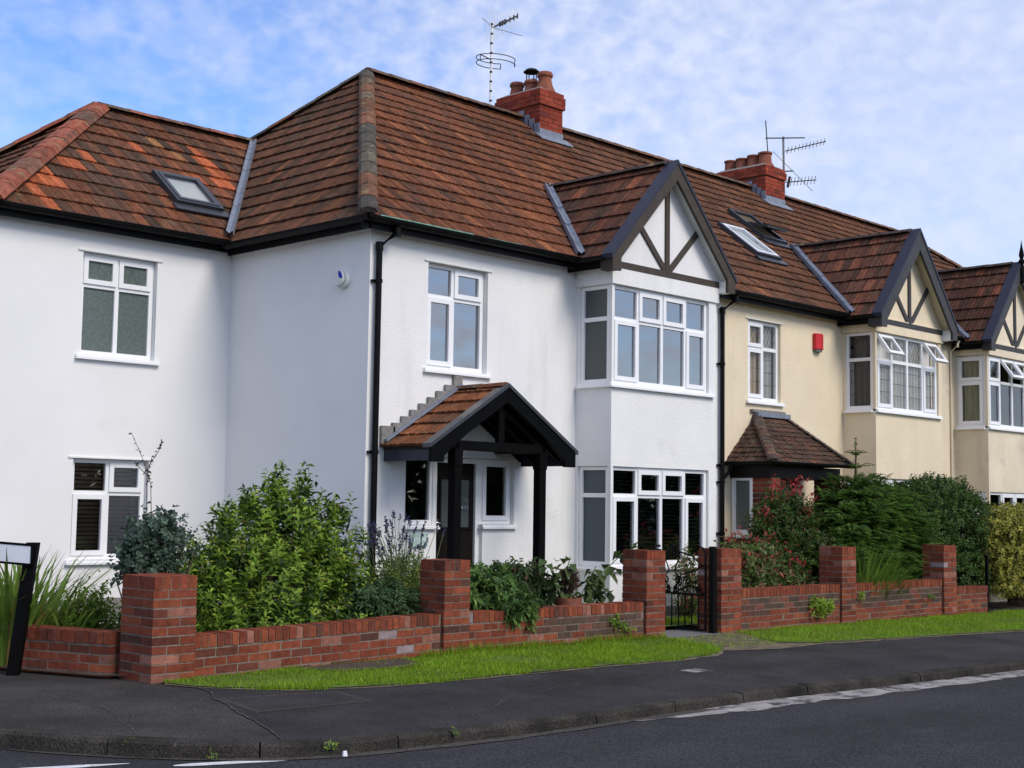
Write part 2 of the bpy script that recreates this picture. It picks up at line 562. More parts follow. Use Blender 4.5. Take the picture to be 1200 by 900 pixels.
PAL_MAIN = [(7, (.140, .056, .036)), (5, (.155, .062, .040)), (5, (.100, .050, .038)), (1.6, (.195, .075, .042)), (1.5, (.075, .046, .040)), (.25, (.26, .11, .06))]
PAL_SIDE = [(7, (.105, .052, .038)), (4, (.135, .060, .040)), (4, (.080, .047, .037)), (1, (.17, .07, .045)), (2, (.06, .044, .038))]
PAL_EXT = [(5, (.14, .058, .038)), (6, (.105, .052, .040)), (5, (.07, .046, .040)), (2, (.18, .068, .042)), (.06, (.36, .11, .045)), (1.5, (.052, .040, .040))]
PAL_CREAM = [(7, (.125, .060, .044)), (5, (.10, .053, .042)), (3, (.155, .070, .046)), (2, (.072, .045, .038)), (.4, (.26, .11, .06))]
PAL_DORM = [(6, (.105, .048, .038)), (4, (.085, .043, .037)), (3, (.145, .058, .042)), (2, (.060, .040, .037)), (.6, (.22, .08, .05))]
PAL_THIRD = [(6, (.075, .038, .032)), (4, (.095, .044, .035)), (3, (.060, .036, .032)), (1, (.15, .055, .04))]
PAL_PORCH = [(5, (.17, .066, .038)), (4, (.135, .058, .037)), (3, (.20, .078, .044)), (2, (.10, .058, .043)), (.6, (.28, .12, .06))]
PAL_PLAIN = [(5, (.075, .046, .042)), (4, (.060, .042, .042)), (3, (.095, .052, .044)), (1, (.12, .06, .05)), (2, (.072, .066, .050))]

def tiles(poly, gauge=.312, width=.165, pal=PAL_MAIN, thick=.027, special=None, bond=True, sag=.012):
    """poly: convex outline in 3D, first edge = eave left->right seen from outside. Lays single tiles and trims them to the outline."""
    P = [Vector(p) for p in poly]
    o = P[0]
    s = (P[1] - P[0]).normalized()
    nrm = Vector((0, 0, 0))
    for i in range(1, len(P) - 1):
        nrm += (P[i] - o).cross(P[i + 1] - o)
    nrm.normalize()
    if nrm.z < 0:
        nrm = -nrm
    t = nrm.cross(s).normalized()
    if t.z < 0:
        t = -t
    S = [(p - o).dot(s) for p in P]
    T = [(p - o).dot(t) for p in P]
    mb = MB()
    rows = int(max(T) / gauge) + 2
    smin, smax = min(S), max(S)
    for r in range(rows):
        off = (width / 2 if (r % 2 and bond) else 0) + random.uniform(-.004, .004)
        x = smin - width + off
        rowshift = random.uniform(-.008, .008)
        while x < smax + width:
            t0 = r * gauge - .03 + rowshift + random.uniform(-.004, .004)
            t1 = t0 + gauge + .05
            mean = [sum(p_[0] * p_[1][q_] for p_ in pal) / sum(p_[0] for p_ in pal) for q_ in range(3)]
            drift = 1 + .22 * mnoise.noise(Vector((x * .55, r * .28, o.x + o.y)))
            col = tuple((.76 * a_ + .24 * b_) * drift * w_ for a_, b_, w_ in zip(pick(pal), mean, (1.08, 1.04, .84)))
            if special:
                c2 = special(x - smin, r, x)
                if c2:
                    col = c2
            w = width - random.uniform(.002, .006)
            lift = random.uniform(0, .006) + sag * mnoise.noise(Vector((x * .35, r * .3, o.x)))
            prof = [(0, .0), (w * .10, .012), (w * .30, .004), (w * .55, .010), (w * .72, .003), (w, .0)]
            vs, n = [], len(prof)
            for (u, h) in prof:
                vs.append(o + s * (x + u) + t * t0 + nrm * (thick + h + lift))
            for (u, h) in prof:
                vs.append(o + s * (x + u) + t * t1 + nrm * (h * .6 + lift * .4))
            for (u, h) in prof:
                vs.append(o + s * (x + u) + t * (t0 + .003) + nrm * (h + lift - .008))
            fs = [(i, i + 1, n + i + 1, n + i) for i in range(n - 1)] + [(2 * n + i, 2 * n + i + 1, i + 1, i) for i in range(n - 1)]
            fs += [(2 * n, 0, n), (3 * n - 1, 2 * n - 1, n - 1)]
            ks = [random.uniform(.76, 1.24) for _ in prof]
            k0 = len(mb.c)
            mb.add(vs, fs, col)
            mb.c[k0:] = [tuple(q * ks[i % n] * (.72 if i >= 2 * n else 1) for q in col) for i in range(3 * n)]  # front edge darkened: the shadow line under each course is in the tint
            x += width
    # underlay
    me = mb.mesh('tmp')
    bm = bmesh.new()
    bm.from_mesh(me)
    bpy.data.meshes.remove(me)
    cen = sum(P, Vector()) / len(P)
    for i in range(len(P)):
        a, b = P[i], P[(i + 1) % len(P)]
        e = (b - a).normalized()
        out = e.cross(nrm).normalized()
        if out.dot(cen - a) > 0:
            out = -out
        co = a + (out * .035 if i == 0 else Vector())
        bmesh.ops.bisect_plane(bm, geom=bm.verts[:] + bm.edges[:] + bm.faces[:], plane_co=co, plane_no=out, clear_outer=True)
    return bm, nrm

def roof_part(house, name, slopes, parent=None):
    """slopes: list of (poly, kwargs). One roof mesh: tiles, with a solid underlay below them."""
    acc = bmesh.new()
    und = MB()
    for poly, kw in slopes:
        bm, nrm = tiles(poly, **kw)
        me = bpy.data.meshes.new('t')
        bm.to_mesh(me)
        bm.free()
        acc.from_mesh(me)
        bpy.data.meshes.remove(me)
        und.prism([tuple(Vector(p) - nrm * .015) for p in poly], tuple(nrm * -.05))
    me = und.mesh('u')
    k = len(acc.faces)
    acc.from_mesh(me)
    acc.faces.ensure_lookup_table()
    for f in acc.faces[k:]:
        f.material_index = 1
    bpy.data.meshes.remove(me)
    out = bpy.data.meshes.new(name)
    acc.to_mesh(out)
    acc.free()
    return link(name, out, [MT['tile'], MT['under']], parent or house)

def caps(mb, p, q, r=.12, piece=.42, pal=((1, (.12, .06, .045)),), lift=.0, n=4, flat=.6):
    p, q = Vector(p), Vector(q)
    d = (q - p)
    L = d.length
    d.normalize()
    side = d.cross(Vector((0, 0, 1))).normalized()
    up = side.cross(d).normalized()
    k = max(1, round(L / piece))
    for i in range(k):
        a, b = p + d * (L * i / k - .012), p + d * (L * (i + 1) / k + .012)
        r0, r1 = r * random.uniform(1.0, 1.03), r * .985
        col = pick(pal)
        vs, m = [], n + 1
        for (c, rr, dz) in ((a, r0, .006), (b, r1, 0)):
            for j in range(m):
                an = math.pi * j / n
                vs.append(c + side * math.cos(an) * rr + up * (math.sin(an) * rr * flat + lift + dz))
        fs = [(j, j + 1, m + j + 1, m + j) for j in range(n)]
        fs.append(tuple(range(m))[::-1])
        fs.append(tuple(range(m, 2 * m)))
        mb.add(vs, fs, col)

def valley(mb, p, q, w=.1, lift=.05):
    p, q = Vector(p), Vector(q)
    d = (q - p).normalized()
    side = d.cross(Vector((0, 0, 1))).normalized()
    up = side.cross(d).normalized()
    n = 8
    L = (q - p).length
    for i in range(n):
        a, b = p + d * L * i / n, p + d * (L * (i + 1) / n + .01)
        k = random.uniform(-.006, .006)
        for sg in (-1, 1):
            mb.add([a + up * (lift + k), a + side * sg * w + up * (lift + .035 + k), b + side * sg * w + up * (lift + .03 + k), b + up * (lift - .004 + k)], [(0, 1, 2, 3)])
            mb.add([a + side * sg * w + up * (lift + .035 + k), a + side * sg * (w + .01) + up * (lift - .03), b + side * sg * (w + .01) + up * (lift - .03), b + side * sg * w + up * (lift + .03 + k)], [(0, 1, 2, 3)])

def gutter(mb, p, q, r=.062, down=Vector((0, 0, -1))):
    """Half-round gutter channel from p to q (points on its back rim line)."""
    p, q = Vector(p), Vector(q)
    d = (q - p).normalized()
    side = d.cross(Vector((0, 0, 1))).normalized()
    n = 8
    for rr, flip in ((r, 1), (r * .9, -1)):
        ring = []
        for c in (p, q):
            for j in range(n + 1):
                an = math.pi * j / n
                ring.append(c + side * math.cos(an) * rr + Vector((0, 0, -math.sin(an) * rr * 1.05)))
        m = n + 1
        mb.add(ring, [(j, j + 1, m + j + 1, m + j) for j in range(n)])
    # rolled rims
    for sg in (1, -1):
        mb.tube([p + side * sg * r * .96, q + side * sg * r * .96], r * .12, 6)
    # brackets / unions
    L = (q - p).length
    k = max(1, int(L / 1.0))
    for i in range(k):
        c = p + d * (L * (i + .5) / k)
        ring = []
        for cc in (c - d * .03, c + d * .03):
            for j in range(n + 1):
                an = math.pi * j / n
                ring.append(cc + side * math.cos(an) * r * 1.1 + Vector((0, 0, -math.sin(an) * r * 1.15)))
        mb.add(ring, [(j, j + 1, n + 1 + j + 1, n + 1 + j) for j in range(n)])
# ---------------------------------------------------------------- brickwork
BR = [(6, (.205, .052, .028)), (4, (.17, .046, .026)), (3, (.235, .066, .032)), (2, (.13, .042, .028)), (1, (.10, .045, .033)), (.8, (.27, .115, .08)), (.2, (.27, .21, .22))]
BR_DARK = [(5, (.085, .056, .042)), (3, (.11, .058, .042)), (1, (.16, .06, .042))]
BR_ORANGE = [(6, (.205, .056, .030)), (4, (.17, .049, .028)), (3, (.235, .070, .034)), (2, (.135, .044, .029))]
BR_CHIM = [(6, (.27, .052, .030)), (4, (.23, .046, .029)), (3, (.31, .065, .036)), (1, (.16, .045, .034))]

def jit(a):
    return random.uniform(-a, a)

def brick_run(bk, mo, F, u0, u1, thick, z0f, zt, rowlock=True, pal=BR, dark=None, end_n=0):
    """Stretcher-bond garden wall in frame F (n=0 front face, wall goes to n=-thick). z0f(u): ground; zt(u): top."""
    L = u1 - u0
    H = .075
    rl = .112 if rowlock else 0
    zt0 = zt
    mo.add([F(u0 + .004, -.004, z0f(u0)), F(u1 - .004, -.004, z0f(u1)), F(u1 - .004, -thick + .008, z0f(u1)), F(u0 + .004, -thick + .008, z0f(u0)),
            F(u0 + .004, -.004, zt(u0) - .006), F(u1 - .004, -.004, zt(u1) - .006), F(u1 - .004, -thick + .008, zt(u1) - .006), F(u0 + .004, -thick + .008, zt(u0) - .006)],
           [(3, 2, 1, 0), (4, 5, 6, 7), (0, 1, 5, 4), (1, 2, 6, 5), (2, 3, 7, 6), (3, 0, 4, 7)])
    rows = 3 + int((max(zt(u0), zt(u1)) - min(z0f(u0), z0f(u1)) - rl) / H)
    for r in range(rows):
        u = u0 - (.1125 if r % 2 else 0)
        while u < u1:
            a, b = max(u, u0), min(u + .2115, u1)
            if b - a > .03:
                um = (a + b) / 2
                top = zt(um) - rl - r * H - .010 * bool(rowlock)
                bot = top - .062
                if top > z0f(um) - .05:
                    p = dark(um, r) if dark else None
                    c = pick(p or pal)
                    j, k, q = jit(.003), jit(.002), jit(.0025)
                    sl = (zt(b) - zt(a))
                    bk.add([F(a, j, bot - sl / 2 + q), F(b, j + k, bot + sl / 2 + q), F(b, -thick + k, bot + sl / 2 + q), F(a, -thick, bot - sl / 2 + q),
                            F(a, j, top - sl / 2 + q), F(b, j + k, top + sl / 2 + q), F(b, -thick + k, top + sl / 2 + q), F(a, -thick, top - sl / 2 + q)],
                           [(3, 2, 1, 0), (4, 5, 6, 7), (0, 1, 5, 4), (1, 2, 6, 5), (2, 3, 7, 6), (3, 0, 4, 7)], c)
            u += .225
    if rowlock:
        u = u0
        while u < u1 - .03:
            b = min(u + .065, u1)
            um = (u + b) / 2
            c = pick(pal)
            j, q = jit(.003), jit(.003)
            bk.fbox(F, u, b, -thick - .002 + j, .004 + j, zt(um) - .103 + q, zt(um) + q, c)
            u += .0755

def pier_bricks(bk, mo, F, u0, u1, d, z0, z1, pal=BR, darkrow=None, cap_side=True):
    """Square pier: front n=0 to n=-d, rowlock course on top."""
    w = u1 - u0
    mo.fbox(F, u0 + .0045, u1 - .0045, -d + .0045, -.0045, z0, z1 - .006)
    rl = .105
    rows = int((z1 - z0 - rl) / .0755) + 1
    for r in range(rows):
        top = z1 - rl - .009 - r * .0755
        bot = max(top - .0625, z0)
        if top < z0 + .02:
            break
        a = u0 + (w * .63 if r % 2 else w * .34)
        dm = d * (.36 if r % 2 else .62)
        for (x0, x1, n0, n1) in ((u0, a - .005, -dm + .005, 0), (a + .005, u1, -dm + .005, 0), (u0, u1 - w * .4, -d, -dm - .005), (u1 - w * .4 + .009, u1, -d, -dm - .005)):
            p = darkrow(r) if darkrow else None
            c = pick(p or pal)
            j, q = jit(.003), jit(.002)
            bk.fbox(F, x0 + jit(.002), x1 + jit(.002), n0 + j, n1 + j, bot + q, top + q, c)
    n = max(3, round(w / .0755))
    pw = w / n
    for i in range(n):
        c = pick(pal)
        q = jit(.003)
        h = d / 2
        bk.fbox(F, u0 + i * pw + .004, u0 + (i + 1) * pw - .004, -h + .004, jit(.003), z1 - rl + q, z1 + q, c)
        c = pick(pal)
        bk.fbox(F, u0 + i * pw + .004, u0 + (i + 1) * pw - .004, -d, -h - .004, z1 - rl + q, z1 + q, c)

# ---------------------------------------------------------------- house pieces
FY = lambda y: frame((0, y, 0), (1, 0, 0), (0, -1, 0))     # wall facing the street, u = x
FX = lambda x: frame((x, 0, 0), (0, 1, 0), (-1, 0, 0))     # wall facing the side road, u = y
FXR = lambda x: frame((x, 0, 0), (0, 1, 0), (1, 0, 0))

def main_z(y):
    return 3.2 + .787 * (y - 11.8)

def gable(house, xc, hw, yf, za, zf, yt, bmat, wallmb, timbers=(), pal=PAL_DORM, capmat='slate_cap', plumb=.18, ridge_pal=((1, (.075, .055, .05)),), hv=.225):
    m = (za - zf) / hw
    for sg in (-1, 1):
        X = lambda d: xc + sg * (hw - d)         # d = distance in from the foot
        bw = .175
        pts = [(X(0), yf, zf), (xc, yf, za), (xc, yf, za - hv), (X(bw), yf, zf + m * bw - hv + .03), (X(bw), yf, zf - plumb), (X(0), yf, zf - plumb)]
        if sg > 0:
            pts = pts[::-1]
        b = MB()
        b.prism(pts, (0, .045, 0))
        # second, narrower moulding below the capping
        o = b.build('bargeboard', MT[bmat], house, bevel=.004)
        c = MB()
        e = .03
        q = [(X(-e), yf - .012, zf - m * e), (xc, yf - .012, za), (xc, yf - .012, za + .06), (X(-e), yf - .012, zf - m * e + .06)]
        if sg > 0:
            q = q[::-1]
        c.prism(q, (0, .19, 0))
        c.build('capping', MT[capmat], o)
    # white face of the gable and its soffit
    hw2 = hw - .02
    wallmb.poly([(xc - hw2, yt, zf - plumb), (xc + hw2, yt, zf - plumb), (xc + hw2, yt, zf), (xc, yt, za - .06), (xc - hw2, yt, zf)])
    for sg in (-1, 1):
        wallmb.prism([(xc + sg * hw2, yf + .046, zf - .10), (xc + sg * .0, yf + .046, za - .13), (xc, yf + .046, za - .10), (xc + sg * hw2, yf + .046, zf - .07)], (0, yt - yf - .048, 0))
        eb = MB()
        eb.box(*sorted((xc + sg * (hw - .165), xc + sg * (hw - .012))), yf + .0455, yt + .03, zf - plumb + .008, zf - .02)
        eb.build('box_end', MT[bmat] if sg < 0 else MT['upvc_old'], house)
    tm = MB()
    zb = zf - .06
    w = .042
    n0, n1 = yt - .028, yt + .004
    tm.box(xc - hw + .17, xc + hw - .17, n0 - .004, n1, zb - .045, zb + .045)
    zin = lambda x: za - .12 - m * abs(x - xc)
    tm.box(xc - w, xc + w, n0, n1, zb + .045, za - .2)
    for sg in (-1, 1):
        # strut from the foot of the post out to half-way along the barge
        x1 = xc + sg * hw * .50
        z1 = zin(x1)
        d = Vector((x1 - xc, 0, z1 - zb)).normalized()
        pz = Vector((-d.z, 0, d.x)) * w
        a, b = Vector((xc + sg * w, n0 + .003, zb + .05)), Vector((x1, n0 + .003, z1))
        tm.prism([tuple(a - pz), tuple(b - pz), tuple(b + pz), tuple(a + pz)], (0, n1 - n0 - .004, 0))
    tm.build('gable_timber', MT[bmat], house)
    # small roof behind it
    yb_a = 11.8 + (za - 3.2) / .787
    yb_f = 11.8 + (zf - 3.2) / .787
    yr = yf + .165
    L = [(xc - hw, yb_f, zf), (xc - hw, yr, zf), (xc, yr, za), (xc, yb_a, za)]
    R = [(xc + hw, yr, zf), (xc + hw, yb_f, zf), (xc, yb_a, za), (xc, yr, za)]
    r = roof_part(house, 'dormer_roof', [(L, dict(pal=pal, gauge=.31)), (R, dict(pal=pal, gauge=.31))])
    cp = MB()
    caps(cp, (xc, yr + .02, za + .012), (xc, yb_a + .05, za + .012), r=.10, pal=ridge_pal, piece=.45)
    cp.build('ridge_tile', MT['ridge'], r)
    vl = MB()
    valley(vl, (xc - hw + .02, yb_f + .01, zf + .005), (xc - .03, yb_a - .01, za - .01), w=.045, lift=.09)
    valley(vl, (xc + hw - .02, yb_f + .01, zf + .005), (xc + .03, yb_a - .01, za - .01), w=.045, lift=.09)
    build_split(vl, 'valley_lead', MT['lead'], r)
    # gutter and fascia along the little eaves
    g = MB()
    for sg in (-1, 1):
        gutter(g, (xc + sg * (hw + .03), yf + .13, zf + .0), (xc + sg * (hw + .03), yb_f + .05, zf + .0), r=.05)
        g.box(*sorted((xc + sg * (hw - .05), xc + sg * (hw - .025))), yf + .05, yt + .62, zf - .14, zf - .005)
    build_split(g, 'gutter', MT['gutter'], house)

def bay(wm, x0, x1, yb, zl0, zl1, zu0, zu1, wx1, depth=.61, ztop=3.17, side_in=.05, base=-1.75, band=.03):
    """Square bay: walls with window holes on the front and both sides; band under the gable stands proud."""
    F = FY(yb)
    hx = [(x0 + .045, wx1 + .0, zl0, zl1), (x0 + .045, wx1 + .0, zu0, zu1)]
    wall(wm, F, x0, x1, base, ztop, hx, .05)
    hs = [(yb + side_in, 11.955, zl0, zl1), (yb + side_in, 11.955, zu0, zu1)]
    wall(wm, FX(x0), yb, 12.0, base, ztop, hs, .04)
    wall(wm, FXR(x1), yb, 12.0, base, ztop, hs, .04)
    wm.box(x0 - band, x1 + band, yb - band, 11.995, zu1 + .004, zu1 + .25)
    wm.box(x0 + .02, x1 - .02, yb + .02, 12, zl1 + .1, zu0 - .1)

def eaves(house, mb_g, x0, x1, y=11.77, z=3.19):
    gutter(mb_g, (x0, y, z), (x1, y, z))
    mb_g.box(x0, x1, y + .06, y + .085, z - .13, z + .0)

def downpipe(house, pts, brackets, r=.036, yb=11.995, m='gutter'):
    mt_ = m
    m = MB()
    m.tube(pts, r, 10)
    for p in pts[1:]:
        m.tube([Vector(p) + Vector((0, 0, .05)), Vector(p) - Vector((0, 0, .05))], r * 1.22, 10)
    x, y, _ = pts[-1]
    for z in brackets:
        m.tube([(x, y, z + .02), (x, y, z - .02)], r * 1.25, 10)
        m.box(x - .075, x + .06, y + .02, yb, z - .014, z + .014)
    return m.build('downpipe', MT[mt_], house, smooth=True)

def skylight(house, c, ux, up, w, h, glass='glass_sky', tilt=0, nrm=None, sash='frame_grey'):
    """c: centre on the slope; ux / up unit vectors along and up the slope; tilt swings the sash about its middle."""
    c, ux, up = Vector(c), Vector(ux).normalized(), Vector(up).normalized()
    n = ux.cross(up).normalized()
    if n.z < 0:
        n = -n
    def bx(mb, a0, a1, b0, b1, n0, n1, R=None):
        P = []
        for nn_ in (n0, n1):
            for (a, b) in ((a0, b0), (a1, b0), (a1, b1), (a0, b1)):
                v = ux * a + up * b + n * nn_
                if R:
                    v = R @ v
                P.append(tuple(c + v))
        mb.hexa(P)
    f = MB()
    t = .052
    for (a0, a1, b0, b1) in ((-w / 2, -w / 2 + t, -h / 2, h / 2), (w / 2 - t, w / 2, -h / 2, h / 2), (-w / 2 + t, w / 2 - t, -h / 2, -h / 2 + t), (-w / 2 + t, w / 2 - t, h / 2 - t, h / 2)):
        bx(f, a0, a1, b0, b1, -.02, .085)
    bx(f, -w / 2 - .06, w / 2 + .06, -h / 2 - .15, -h / 2 - .01, .02, .045)
    o = f.build('skylight', MT['frame_grey'], house)
    R = Matrix.Rotation(tilt, 3, ux)
    s = MB()
    t2 = .05
    W, Hh = w - 2 * t + .01, h - 2 * t + .01
    for (a0, a1, b0, b1) in ((-W / 2, -W / 2 + t2, -Hh / 2, Hh / 2), (W / 2 - t2, W / 2, -Hh / 2, Hh / 2), (-W / 2 + t2, W / 2 - t2, -Hh / 2, -Hh / 2 + t2), (-W / 2 + t2, W / 2 - t2, Hh / 2 - t2, Hh / 2)):
        bx(s, a0, a1, b0, b1, .045, .095, R)
    s.build('sash', MT[sash], o)
    g = MB()
    q = [R @ (ux * a + up * b + n * .075) + c for a, b in ((-W / 2, -Hh / 2), (W / 2, -Hh / 2), (W / 2, Hh / 2), (-W / 2, Hh / 2))]
    g.poly(q)
    g.build('pane', MT[glass], o)
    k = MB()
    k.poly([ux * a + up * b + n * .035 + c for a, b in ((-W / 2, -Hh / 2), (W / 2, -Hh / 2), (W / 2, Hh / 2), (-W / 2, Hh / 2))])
    k.build('reveal', MT['stem' if tilt else 'blind_pale'], o)  # sheet under the pane; the pale one stands in for bright sky reflection
    return o

def chimney(house, x0, x1, y0, y1, zb, zt, corb, pots, extra=None):
    bk, mo = MB(), MB()
    def courses(x0, x1, y0, y1, z0, z1):
        mo.box(x0 + .006, x1 - .006, y0 + .006, y1 - .006, z0, z1 - .004)
        z, r = z0, 0
        while z < z1 - .03:
            for (F, a, b) in ((FY(y0), x0, x1), (frame((0, y1, 0), (1, 0, 0), (0, 1, 0)), x0, x1), (FX(x0), y0, y1), (FXR(x1), y0, y1)):
                u = a - (.1125 if r % 2 else 0)
                while u < b:
                    p, q = max(u, a), min(u + .215, b)
                    if q - p > .02:
                        bk.fbox(F, p, q, -.1, jit(.0025), z + .005, min(z + .07, z1), pick(BR_CHIM))
                    u += .225
            z += .075
            r += 1
    courses(x0, x1, y0, y1, zb, corb)
    courses(x0 - .035, x1 + .035, y0 - .035, y1 + .035, corb, zt - .075)
    courses(x0 - .015, x1 + .015, y0 - .015, y1 + .015, zt - .075, zt)
    if extra:
        courses(*extra, zb, corb)
        courses(extra[0], extra[1] + .03, extra[2] - .03, extra[3] + .03, corb, corb + .2)
    o = bk.build('chimney', MT['chim_brick'], house)
    mo.build('mortar', MT['chim_mortar'], o)
    # cement flaunching
    fl = MB()
    fl.hexa([(x0, y0, zt), (x1, y0, zt), (x1, y1, zt), (x0, y1, zt), (x0 + .1, y0 + .1, zt + .06), (x1 - .1, y0 + .1, zt + .06), (x1 - .1, y1 - .1, zt + .06), (x0 + .1, y1 - .1, zt + .06)])
    fl.build('flaunching', MT['mortar_grey'], o)
    for (px, py, h, r, kind) in pots:
        p = MB()
        if kind == 'bell':
            prof = [(r * 1.55, 0), (r * 1.5, h * .08), (r * 1.12, h * .36), (r * .95, h * .62), (r * .95, h * .74), (r * 1.10, h * .78), (r * 1.16, h * .84), (r * 1.10, h * .93), (r * 1.0, h), (r * .72, h), (r * .70, h * .6)]
        else:
            prof = [(r * 1.5, 0), (r * 1.35, h * .12), (r * 1.0, h * .34), (r * .93, h * .84), (r * 1.08, h * .87), (r * 1.1, h * .98), (r * 1.0, h), (r * .75, h), (r * .72, h * .6)]
        p.lathe((px, py, zt + .0), prof, 20)
        po = p.build('pot', MT['pot'], o, smooth=True)
        if kind == 'bell' and (px, py) == cowl_at:
            k = MB()
            for j in range(4):
                a = j * math.pi / 2 + .3
                k.tube([(px + r * .8 * math.cos(a), py + r * .8 * math.sin(a), zt + h - .02), (px + r * .8 * math.cos(a), py + r * .8 * math.sin(a), zt + h + .17)], .010, 6)
            k.lathe((px, py, zt + h + .16), [(0, .065), (r * .8, .045), (r * 1.25, .0), (r * 1.2, -.01), (0, .02)], 20)
            k.build('cowl', MT['steel'] if False else MT['iron'], po, smooth=True)
        if kind == 'wire' or (px, py) == wire_at:
            k = MB()
            for j in range(3):
                a = j * math.pi / 3
                k.tube([(px + r * .9 * math.cos(a) * math.cos(q), py + r * .9 * math.sin(a) * math.cos(q), zt + h + .11 * math.sin(q)) for q in [math.pi * i / 8 for i in range(9)]], .006, 5)
            k.build('wire_guard', MT['wire'], po)
    # lead apron and soakers where it meets the slope
    a = MB()
    zf = main_z(y0)
    a.hexa([(x0 - .1, y0 - .15, main_z(y0 - .15) + .045), (x1 + .12, y0 - .15, main_z(y0 - .15) + .045), (x1 + .12, y0 + .01, zf + .045), (x0 - .1, y0 + .01, zf + .045),
            (x0 - .1, y0 - .15, main_z(y0 - .15) + .062), (x1 + .12, y0 - .15, main_z(y0 - .15) + .062), (x1 + .12, y0 + .01, zf + .065), (x0 - .1, y0 + .01, zf + .065)])
    a.box(x0 - .006, x1 + .006, y0 - .014, y0 - .004, zf - .05, zf + .15)
    n = 4
    for i in range(n):
        ya = y0 + (16 - y0) * i / n
        yb = y0 + (16 - y0) * (i + 1) / n
        a.box(x0 - .016, x0 - .004, ya, yb + .02, main_z(ya) - .02, main_z(ya) + .24)
    a.build('lead_flashing', MT['lead'], o)
    return o

cowl_at = wire_at = None

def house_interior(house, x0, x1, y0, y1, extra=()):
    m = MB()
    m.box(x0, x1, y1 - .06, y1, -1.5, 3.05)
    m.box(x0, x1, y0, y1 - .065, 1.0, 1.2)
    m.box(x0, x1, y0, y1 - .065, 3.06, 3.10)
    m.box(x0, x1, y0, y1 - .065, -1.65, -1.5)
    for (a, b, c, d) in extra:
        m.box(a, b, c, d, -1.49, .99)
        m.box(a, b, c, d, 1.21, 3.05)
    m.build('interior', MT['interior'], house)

# ================================================================ WHITE CORNER HOUSE
H1 = thing('terraced_house', 'white rendered corner house with black timber porch, dark gable over its bay and rear wing', 'house', (13.4, 16, -1.5), 'houses of the terrace')
wm = MB()          # roughcast front
ws = MB()          # smooth render side and wing
F1 = FY(12.0)
wall(wm, F1, 10.0, 16.81, -1.75, 3.15, [(10.90, 11.90, 1.57, 2.845), (10.61, 12.42, -.27, .535, 'b'), (11.085, 11.87, -1.5, -.27, 't'), (13.60, 16.75, -1.7, 3.1)], .11)
bay(wm, 13.56, 15.84, 11.39, -.80, .49, 1.555, 2.85, 15.67)
wall(wm, F1, 15.82, 16.81, -1.75, 3.15, n=.001)
wall(ws, FX(10.0), 12.0, 14.75, -1.75, 3.15)
wall(ws, FY(14.75), 6.9, 10.0, -1.75, 3.2, [(7.94, 8.93, 1.65, 2.875), (7.92, 8.91, -.735, .445)], .10)
wall(ws, FX(6.9), 14.75, 19.77, -1.75, 3.2)
wall(ws, FY(19.77), 6.9, 10.0, -1.75, 3.2)
wall(ws, FY(20.0), 10.0, 16.81, -1.75, 3.15)
ws.poly([(16.8, 12.2, -1.7), (16.8, 20, -1.7), (16.8, 20, 3.1), (16.8, 16, 6.3), (16.8, 12.2, 3.2)])
# soffits, plaster lip below the gutter
wm.box(9.9, 13.4, 11.86, 12.01, 3.125, 3.15)
wm.box(16.0, 16.81, 11.86, 12.01, 3.125, 3.15)
ws.box(9.87, 10.01, 12.0, 14.7, 3.125, 3.15)
ws.box(6.75, 9.98, 14.62, 14.76, 3.185, 3.21)
# plinth strip, slightly proud
gable(H1, 14.69, 1.345, 11.20, 4.61, 3.17, 11.388, 'barge', wm)
wm.build('wall', MT['render_rough'], H1)
ws.build('wall', MT['render_smooth'], H1)
pl = MB()
pl.box(13.545, 15.855, 11.375, 11.386, -1.45, -1.335)
pl.box(10.75, 11.05, 14.735, 14.748, -1.45, -1.3)
pl.box(6.9, 9.9, 14.738, 14.748, -1.45, -1.18)
build_split(pl, 'plinth', MT['mortar_grey'], H1)

def ext_special(s, r, x):
    spots = {(1.15, 4), (1.2, 3), (2.0, 7), (1.0, 7), (1.75, 9), (2.15, 10), (2.45, 11)}
    return None

APEX = (13.18, 16.0, 6.505)
roof_front = [((9.8, 11.8, 3.2), (16.86, 11.8, 3.2), (16.86, 16.0, 6.505), APEX)]
r1 = roof_part(H1, 'roof', [
    (roof_front[0], dict(pal=PAL_MAIN)),
    ([(9.8, 20.2, 3.2), (9.8, 11.8, 3.2), APEX], dict(pal=PAL_SIDE)),
    ([(16.86, 20.2, 3.2), (9.8, 20.2, 3.2), APEX, (16.86, 16.0, 6.505)], dict(pal=PAL_SIDE, gauge=.67, width=.5))])
bright = (.50, .135, .045)
ORANGE = {(9.60, 7): 1, (8.14, 4): 1, (8.32, 4): 1, (8.52, 5): 1, (7.55, 2): 1, (7.73, 2): 1, (7.34, 1): 1, (7.54, 0): 1, (10.60, 8): 1, (10.55, 7): 1, (10.72, 7): 1,
          (10.54, 6): 1, (10.73, 6): 1, (10.50, 5): 1, (10.68, 5): 1, (10.14, 5): 1, (10.2, 7): 2, (7.02, 1): 1, (7.66, 3): 1, (9.9, 8): 2}
def ext_sp(s, r, x):
    X = 6.72 + x
    for (cx, cr), k in ORANGE.items():
        if cr == r and abs(X + .0875 - cx) < .09:
            q = random.uniform(.8, 1.15)
            return tuple(c * q for c in ((.37, .105, .045) if k == 1 else (.26, .125, .055)))
    return None
EA = (9.42, 17.27, 5.39)
